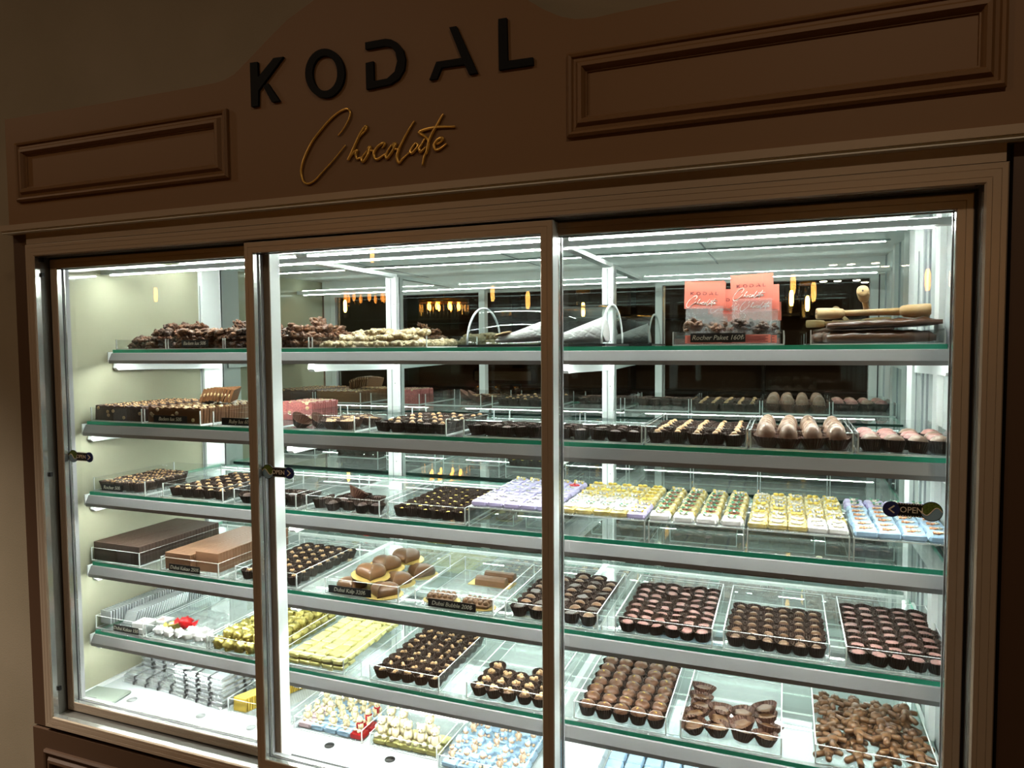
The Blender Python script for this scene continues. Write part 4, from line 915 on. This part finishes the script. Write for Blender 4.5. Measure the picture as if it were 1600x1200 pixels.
def pile(name, mats, x0, x1, y0, y1, z, hfun, n, label, group, r=.013, cat='chocolate cluster', seed=1, flat=.7, sc_=(.85,1.25)):
    ms = [clump(mt, seed*10+k, r, 20, flat) for k, mt in enumerate(mats*2)]
    random.seed(seed); placed = 0
    ny = max(2, int((y1-y0)/(r*2.1))); nx = max(2, int((x1-x0)/(r*1.9)))
    lay = 0
    while placed < n and lay < 8:
        for j in range(ny):
            for i in range(nx):
                x = x0+(i+.5+U(-.3,.3))*(x1-x0)/nx; y = y0+(j+.5+U(-.3,.3))*(y1-y0)/ny
                zz = lay*r*1.15
                if zz + r*.9 > hfun((x-x0)/(x1-x0), (y-y0)/(y1-y0)): continue
                # hidden inner ones are not needed: keep the outer skin of the heap
                if lay < 2 and 0 < j < ny-1 and 0 < i < nx-1: continue
                x = min(max(x, x0+r), x1-r); y = max(y, y0+r*.9)
                o = link(name, ms[placed % len(ms)], None, (x, y, z+.003+zz), (U(-.5,.5) if lay else 0, U(-.5,.5) if lay else 0, U(0,6.28)), U(*sc_))
                tag(o, label, cat, group); placed += 1
                if placed >= n: return
        lay += 1
def hump(h, k=1.):
    return lambda u, v: h*(.62+.38*math.sin(PI*min(1,max(0,u*k))))*(.55+.45*math.sin(PI*min(1, v*1.1+.12)))
H1 = .026
def t1(x0, x1, label, **k): return tray(x0, x1, Z, label, y0=YT, d=.27, h=H1, **k)
t1(-1.636, -1.464, f'clear tray heaped with dark clusters, far left {T1}')
pile('nut_cluster', ['clusterd','cluster'], -1.632, -1.468, YT+.004, YT+.262, Z, lambda u,v: (.030+.042*min(1,u*1.4))*(.6+.4*math.sin(PI*min(1,v+.1))), 80, f'rough dark nut cluster in the far left heap {T1}', 'clusters, first heap', .0145, seed=2)
t1(-1.458, -1.280, f'clear tray heaped with milk clusters with a black label, second {T1}', price=(-1.368, 'Badem lux 50₺', .085))
pile('nut_cluster', ['cluster'], -1.454, -1.284, YT+.004, YT+.262, Z, lambda u,v: (.068+.012*u)*(.6+.4*math.sin(PI*min(1,v+.1))), 95, f'milk chocolate nut cluster in the second heap {T1}', 'clusters, second heap', .0135, seed=3)
t1(-1.275, -1.112, f'clear tray heaped with milk clusters behind the door frame, third {T1}')
pile('nut_cluster', ['cluster','clusterd'], -1.271, -1.116, YT+.004, YT+.262, Z, lambda u,v: (.078-.014*u)*(.6+.4*math.sin(PI*min(1,v+.1))), 85, f'milk chocolate nut cluster in the third heap {T1}', 'clusters, third heap', .0140, seed=4)
t1(-1.108, -1.028, f'narrow clear tray of large milk clusters left of the white ones {T1}')
pile('nut_cluster', ['cluster'], -1.104, -1.030, YT+.004, YT+.262, Z, lambda u,v: (.080-.030*u)*(.6+.4*math.sin(PI*min(1,v+.1))), 40, f'large milk cluster in the narrow fourth heap {T1}', 'clusters, fourth heap', .0165, seed=5)
t1(-1.020, -.722, f'wide clear tray of white chocolate nut slabs {T1}')
WS = [clump('blond', 70+k, .031, 70, .22) for k in range(3)]
random.seed(31); k = 0
for x, y, dz, tl in [(-.985,.25,0,0),(-.94,.245,0,0),(-.895,.25,0,0),(-.85,.245,0,0),(-.80,.25,0,0),(-.76,.25,0,0),(-.96,.30,.004,.1),(-.91,.30,.004,0),(-.86,.30,.003,0),(-.81,.30,.003,0),(-.765,.31,0,0),(-.945,.27,.014,.15),(-.90,.265,.016,-.1),(-.855,.27,.013,.1),(-.815,.275,.016,.12),(-.925,.29,.025,.1),(-.885,.29,.028,-.1),(-.84,.30,.025,.1),(-.80,.31,.028,.05),(-.90,.36,.006,0),(-.83,.37,.006,0),(-.76,.36,.004,0),(-.95,.38,.004,0),(-.87,.40,.018,0)]:
    o = link('white_nut_slab', WS[k%3], None, (x,y,Z+.003+dz), (tl, tl*.6, U(0,6))); k += 1
    tag(o, f'lumpy white nut slab {"in the upper layers" if dz>.01 else "at the bottom"} of its tray {T1}', 'chocolate slab', 'white nut slabs, '+('upper' if dz>.01 else 'lower'))
# acrylic dome cover with quilted cones
dm = tag(link('acrylic_dome_cover', None, None, (-.485,.34,Z)), 'half-round clear cover on black base over quilted cones on the top shelf', 'food cover')
mb = MB(); mb.box(-.170,.152,-.115,.115,.0,.005,'black'); link('base_plate', mb.mesh('dome_base'), dm, (0,0,.0005))
def arch(r, t, x0, x1, mat, n=18):
    mb = MB(); vs = []
    A = [PI*i/n for i in range(n+1)]
    for x in (x0, x1):
        for rr in (r, r-t): vs += [(x, -rr*math.cos(a), .005+rr*.86*math.sin(a)) for a in A]
    m_ = n+1; fs = []
    for i in range(n):
        fs += [(i,i+1,2*m_+i+1,2*m_+i), (m_+i, 3*m_+i, 3*m_+i+1, m_+i+1), (i,m_+i,m_+i+1,i+1), (2*m_+i,2*m_+i+1,3*m_+i+1,3*m_+i)]
    fs += [(0,2*m_,3*m_,m_),(n,m_+n,3*m_+n,2*m_+n)]
    mb.add(vs, fs, mat, True); return mb
link('curved_cover', arch(.098,.003,-.155,.140,'acrylic').mesh('dome_shell'), dm)
for x in (-.157,.139):
    mb = arch(.099,.005,x,x+.003,'acr_edge'); n=18
    pts = [(x+.0012,-.096*math.cos(PI*i/n),.005+.096*.86*math.sin(PI*i/n)) for i in range(n+1)]
    mb.add(pts, [tuple(range(n+1))], 'acrylic'); o = link('end_panel', mb.mesh('dome_end'), dm)
def cone_mesh():
    mb = MB(); n = 72; vs = []; ks = 64
    for k in range(ks+1):
        t = k/ks; r = .006+.030*t
        for i in range(n):
            a = 2*PI*i/n
            g_ = min(abs(math.sin(i*PI*8/n+k*.26)), abs(math.sin(i*PI*8/n-k*.26)))
            rr = r*(1-.09*(1-min(1, g_*3.2))); vs.append((-.085+.17*t, rr*math.cos(a), rr*math.sin(a)))
    fs = [(k*n+i,k*n+(i+1)%n,(k+1)*n+(i+1)%n,(k+1)*n+i) for k in range(ks) for i in range(n)]
    fs.append(tuple(range(n-1,-1,-1)))
    for i in range(n): vs.append((.075, .010*math.cos(2*PI*i/n), .010*math.sin(2*PI*i/n)))
    b_ = (ks+1)*n
    fs += [(ks*n+i, ks*n+(i+1)%n, b_+(i+1)%n, b_+i) for i in range(n)]; fs.append(tuple(range(b_, b_+n)))
    mb.add(vs, fs, 'white_w', True); return mb.mesh('quilted_cone')
CM = cone_mesh()
for x, y, rz, wh in ((-.530,.305,.10,'nearer the front left'),(-.425,.345,-.05,'farther right and back')):
    tag(link('quilted_cone', CM, None, (x,y,Z+.0245), (0,-.172,rz), .78), f'white quilted cone lying inside the clear cover, {wh}', 'cone sweet')
mb = MB(); mb.ball((0,0,0),(.020,.014,.004),'nut',16,8); tag(link('biscuit', mb.mesh('biscuit'), None, (-.578,.296,Z+.0285), (0,-.25,0)), 'flat round golden biscuit lying on the tip of the front quilted cone', 'biscuit')
# header card bags
t1(-.200, -.003, f'clear tray holding bags with coral cards and a black label {T1}', price=(-.118, 'Rocher Paket 160₺', .098))
def card_mesh(w=.076, h=.050):
    mb = MB(); mb.box(-w/2,w/2,-.0010,.0010,0,h,'card'); return mb.mesh('header_card')
CD = card_mesh()
def logo_mesh():
    mb = MB(); s = .088
    for ch in 'KODAL':
        L = LETTERS[ch]
        for p in L[:1] if ch == 'O' else L:
            c = [((x+.68)*s, (z-.5)*s*.8+.0275) for x, z in p]
            if ch == 'O':
                i_ = [((x+.68)*s, (z-.5)*s*.8+.0275) for x, z in L[1]]; n = len(c); mb.add([(x,-.0013,z) for x,z in c]+[(x,-.0013,z) for x,z in i_], [(k,(k+1)%n,n+(k+1)%n,n+k) for k in range(n)], 'card_ink')
            else: mb.prism(c, -.0014, -.001, 'card_ink')
    s = .175
    for q in SCRIPT: mb.tube([((x+.68)*s,-.0014,(z-.39)*s+.0150) for x,z in q], .0005, 'card_white', 4)
    return mb.mesh('card_print')
LG = logo_mesh()
def bag(x, y, lean, rz, mat, seed, label, h=.078, dz=0):
    t = tag(link('sweet_bag', None, None, (x,y,Z+.003+dz), (lean,0,rz)), label, 'bag of sweets')
    mb = MB(); vs = []; nx, nz = 8, 8
    for s in (-1,1):
        for k in range(nz+1):
            for i in range(nx+1):
                u, v = i/nx, k/nz
                th = .015*math.sin(PI*u)**.5*(1-v*.85) if 0<u<1 else .0006
                w_ = .0015*noise.noise(Vector((u*5,v*5,seed+s)))
                vs.append(((u-.5)*.070, s*(th+.0006)+w_, v*h))
    m_ = (nx+1)*(nz+1); fs = []
    for s in (0,1):
        for k in range(nz):
            for i in range(nx):
                a = s*m_+k*(nx+1)+i; q = (a,a+1,a+nx+2,a+nx+1); fs.append(q if s==0 else q[::-1])
    mb.add(vs, fs, 'film', True); link('clear_bag', mb.mesh('bag_film'), t)
    link('header_card', CD, t, (0,0,h-.004), (0,.02 if seed%2 else -.03,0)); q = link('card_print', LG, t, (0,-.0002,h-.004), (0,.02 if seed%2 else -.03,0))
    mb = MB(); mb.box(-.034,.034,-.0165,-.0158,.001,.016,'card')
    for k in range(5): mb.box(-.030,.030-.005*(k%2),-.0169,-.0165,.0025+k*.0026,.0036+k*.0026,'card_ink')
    link('back_label', mb.mesh('bag_label'), t)
    for k, (cx, cz) in enumerate(((-.017,.026),(.018,.022))): link('chocolate_lump', clump(mat, seed*3+k, .021 if k==0 else .017, 22, .9), t, (cx,0,cz-.002))
bag(-.146,.252,-.04,.02,'cluster',1,'front left bag of milk chocolate lumps with coral KODAL card '+T1, .072)
bag(-.060,.250,-.05,-.02,'clusterd',2,'front right bag of dark chocolate lumps with taller coral card '+T1, .084)
bag(-.152,.300,.0,.03,'cluster',3,'coral carded bag just behind the front left one '+T1, .078)
bag(-.050,.300,.0,0,'clusterd',4,'coral carded bag just behind the front right one '+T1, .066)
bag(-.110,.345,.0,0,'cluster',5,'rearmost coral carded bag in the tray '+T1, .064)
# big slabs and mallets
t1(.040, .248, f'clear tray with stacked chocolate slabs and wooden mallets, far right {T1}')
def slab(w, d, h, seed):
    mb = MB(); nx, ny = 26, 18; vs = []; 
    for s in (0,1):
        for j in range(ny+1):
            for i in range(nx+1):
                u, v = i/nx*2-1, j/ny*2-1
                e = max(abs(u),abs(v))**8
                rag = 1+.04*noise.noise(Vector((u*3,v*3,seed)))
                z = (h*(1-.35*e)+.004*noise.noise(Vector((u*5+seed,v*5,1)))) if s else h*.12*e
                vs.append((u*w/2*rag, v*d/2*rag, z))
    m_ = (nx+1)*(ny+1); fs = []
    for j in range(ny):
        for i in range(nx):
            a = j*(nx+1)+i; fs.append((a,a+nx+1,a+nx+2,a+1)); fs.append((m_+a,m_+a+1,m_+a+nx+2,m_+a+nx+1))
    ring = [i for i in range(nx)]+[nx+j*(nx+1) for j in range(ny)]+[ny*(nx+1)+i for i in range(nx,0,-1)]+[j*(nx+1) for j in range(ny,0,-1)]
    for a, b in zip(ring, ring[1:]+ring[:1]): fs.append((a,b,m_+b,m_+a))
    mb.add(vs, fs, 'slab', True); return mb.mesh('slab')
tag(link('chocolate_slab', slab(.170,.14,.022,1), None, (.152,.305,Z+.003), (0,0,.02)), 'thick glossy chocolate slab at the bottom of its tray '+T1, 'chocolate slab')
tag(link('chocolate_slab', slab(.178,.13,.014,5), None, (.160,.300,Z+.030), (0,-.03,-.03)), 'thinner glossy slab with ragged edge on top of the thick one, under the mallets', 'chocolate slab')
tag(link('chocolate_slab', slab(.060,.12,.020,8), None, (.078,.40,Z+.003), (0,0,.02)), 'broken piece of chocolate slab behind and left of the thick one', 'chocolate slab')
def mallet(loc, rot, label, s=1.):
    """long turned pestle lying along its local +x, head at the +x end"""
    t = tag(link('wooden_mallet', None, None, loc, rot, s), label, 'mallet')
    T = Matrix.Rotation(PI/2,4,'Y')
    mb = MB(); mb.lathe([(.0052,.020),(.0085,.024),(.0098,.034),(.0104,.060),(.0100,.067),(.0085,.068)],22,'wood', T=T)
    mb.lathe([(.0018,.0681),(.0018,.0686)],8,'dark', T=T); link('mallet_head', mb.mesh('mallet_head'), t)
    mb = MB(); mb.lathe([(.0040,-.072),(.0052,-.070),(.0048,-.03),(.0052,.0215)],14,'wood', T=T); link('handle', mb.mesh('mallet_handle'), t)
zt = Z+.0545
mallet((.165,.262,zt+.004), (0,-.02,-.10), 'wooden pestle with its thick end at the right, lying on the slabs')
mallet((.118,.272,zt+.002), (0,.0,PI+.16), 'wooden pestle with its thick end at the left, lying on the slabs')
mallet((.134,.300,zt+.023), (0,-.25,-PI/2-.15), 'wooden pestle across the others, its round end pointing to the front')
mallet((.180,.330,zt+.004), (0,0,.35), 'wooden pestle farthest back on the slabs')
# ================================================================== lamps of the shop (seen in glass and mirror)
def pendant(x, y, z, label):
    t = tag(link('pendant_lamp', None, None, (x,y,z)), label, 'pendant lamp', 'amber pendant lamps')
    mb = MB(); mb.lathe([(.040,-.10),(.045,-.095),(.045,.12),(.04,.125)],24,'crystal',fn=lambda q,zz,i: q*(1+.04*(i%2))); link('lamp_shade', mb.mesh('shade'), t)
    mb = MB(); mb.lathe([(.008,-.05),(.013,-.03),(.013,.03),(.007,.05)],14,'warm'); link('bulb', mb.mesh('bulb'), t)
    mb = MB(); mb.lathe([(.052,.12),(.052,.14),(.01,.16)],20,'brass'); link('cap', mb.mesh('cap'), t)
    mb = MB(); mb.lathe([(.003,.16),(.003,CEIL-z)],8,'black'); link('cord', mb.mesh('cord'), t)
LB = 'glowing amber pendant lamp in the shop, reflected in the glass of the case'
for x, y, z in ((-4.21,-2.6,.39),(-3.37,-2.6,.34),(-2.37,-2.6,.57),(-1.36,-2.6,.26),(.03,-2.6,.30),(.13,-2.75,.27),(.62,-2.6,.30),(.74,-2.7,.31),(-1.70,-2.9,.33)):
    pendant(x, y, z, LB)
t = tag(link('crystal_chandelier', None, None, (-2.62,-2.9,.36)), 'round crystal chandelier in the shop, seen in the back mirror', 'chandelier')
mb = MB(); mb.lathe([(.20,.0),(.205,.0),(.205,.03),(.20,.03)],32,'brass'); mb.lathe([(.004,.03),(.004,1.09)],8,'brass'); link('ring_frame', mb.mesh('ring'), t)
mb = MB()
for k in range(40): mb.lathe([(.002,-.12),(.006,-.10),(.006,-.01),(.002,0)],6,'crystal',cx=.2*math.cos(k*PI/20),cy=.2*math.sin(k*PI/20),smooth=False)
link('crystal_fringe', mb.mesh('crystals'), t)
mb = MB()
for k in range(8): mb.ball((.13*math.cos(k*PI/4),.13*math.sin(k*PI/4),-.03),(.012,.012,.03),'warm2',8,6)
link('candle_bulbs', mb.mesh('bulbs'), t)
def spot(x, y, z, label):
    t = tag(link('ceiling_spotlight', None, None, (x,y,z)), label, 'spotlight', 'small ceiling spotlights')
    mb = MB(); mb.lathe([(.03,0),(.034,.02),(.034,.09),(.01,.11)],18,'black'); mb.lathe([(.006,.1),(.006,CEIL-z)],8,'black'); link('lamp_body', mb.mesh('spot'), t)
    mb = MB(); mb.lathe([(.020,-.004),(.024,.001)],16,'white_lamp'); link('lens', mb.mesh('lens'), t)
for x, y in ((.24,-3.1),(.33,-3.1),(.45,-3.1),(.52,-3.3),(.62,-3.3)): spot(x, y, .44, 'small white spotlight hanging in the shop, seen in the back mirror at the right')
# shop counter and shelving opposite the case
t = tag(link('shop_counter', None, None, (-1.6,-3.7,FLOOR)), 'long dark counter opposite the display case, seen in the mirror', 'counter')
mb = MB(); mb.box(-1.9,1.9,-.3,.3,0,.92,'room2'); link('counter_body', mb.mesh('counter_body'), t)
mb = MB(); mb.box(-1.95,1.95,-.34,.34,.92,.96,'slab'); link('worktop', mb.mesh('worktop'), t)
t = tag(link('espresso_machine', None, None, (-2.35,-3.6,FLOOR+.96)), 'chrome espresso machine on the shop counter, seen in the mirror', 'coffee machine')
mb = MB(); mb.bbox(0,0,.05,.6,.4,.16,.03,'chrome'); mb.bbox(0,-.05,.26,.6,.3,.14,.03,'chrome'); link('body', mb.mesh('machine_body'), t)
for x in (-.18,.0,.18):
    mb = MB(); mb.lathe([(.035,.19),(.035,.25)],16,'chrome',cx=x,cy=.22); mb.tube([(x,.22,.20),(x,.34,.19)],.012,'black'); link('brew_group', mb.mesh('group'), t)
mb = MB(); mb.box(-.28,.28,-.15,.15,0,.05,'black'); link('foot', mb.mesh('foot'), t)
t = tag(link('wall_shelving', None, None, (-1.4,-4.45,FLOOR)), 'dark wall shelving behind the shop counter, seen in the mirror', 'shelving')
mb = MB()
for z in (1.1,1.45,1.8,2.15): mb.box(-2.4,2.4,-.13,.13,z,z+.03,'room2')
for x in (-2.4,-1.2,0,1.2,2.37): mb.box(x,x+.03,-.13,.13,.0,2.3,'room2')
link('shelf_frame', mb.mesh('shelf_frame'), t)

# ================================================================== camera, light settings
cam = bpy.data.cameras.new('camera'); cam.sensor_width = 36; cam.lens = 36*1108.9/1600; cam.clip_start = .02
co = bpy.data.objects.new('camera', cam); COL.objects.link(co); sc.camera = co
yw, pt, rl = [math.radians(a) for a in (21.0961, 3.0212, -.41583)]
fwd = Vector((-math.sin(yw)*math.cos(pt), math.cos(yw)*math.cos(pt), -math.sin(pt)))
rt = Vector((math.cos(yw), math.sin(yw), 0)); up = rt.cross(fwd)
r2 = rt*math.cos(rl)+up*math.sin(rl); u2 = -rt*math.sin(rl)+up*math.cos(rl)
co.matrix_world = Matrix(((r2.x,u2.x,-fwd.x,0),(r2.y,u2.y,-fwd.y,-1.15),(r2.z,u2.z,-fwd.z,0),(0,0,0,1)))

w = bpy.data.worlds.new('world'); sc.world = w; w.use_nodes = True
w.node_tree.nodes['Background'].inputs['Color'].default_value = (.05,.035,.025,1); w.node_tree.nodes['Background'].inputs['Strength'].default_value = .3
def lamp(name, loc, rot, e, col, size):
    l = bpy.data.lights.new(name, 'AREA'); l.energy = e; l.color = col; l.shape = 'DISK'; l.size = size
    o = bpy.data.objects.new(name, l); COL.objects.link(o); o.location = loc; o.rotation_euler = rot; return o
# unseen area lights under the ceiling, added as warm ambient fill
for x, y, e in ROOM_FILL: lamp('room_fill_light', (x, y, CEIL-.01), (0,0,0), e, (1,.77,.53), .12)
for x, y, e in SPOT:  # unseen spot added to brighten the lower wall left of the case
    l = bpy.data.lights.new('wall_fill_spot', 'SPOT'); l.energy = e; l.color = (1,.92,.80); l.spot_size = 1.15; l.spot_blend = .8; l.shadow_soft_size = .04
    o = bpy.data.objects.new('wall_fill_spot', l); COL.objects.link(o); o.location = (x, y, CEIL-.02)

sc.view_settings.view_transform = 'Standard'; sc.view_settings.look = 'None'; sc.view_settings.gamma = 1
sc.view_settings.exposure = EXPO; sc.view_settings.use_curve_mapping = False
cy = sc.cycles
cy.max_bounces = 12; cy.diffuse_bounces = 4; cy.glossy_bounces = 6; cy.transmission_bounces = 4; cy.transparent_max_bounces = 64
cy.caustics_reflective = False; cy.caustics_refractive = False; cy.sample_clamp_indirect = 4; cy.blur_glossy = .5
cy.use_denoising = True; cy.denoiser = 'OPENIMAGEDENOISE'
try: cy.use_light_tree = True
except Exception: pass
for o in list(sc.objects):
    if o.parent is None: o.location.z += 1.55
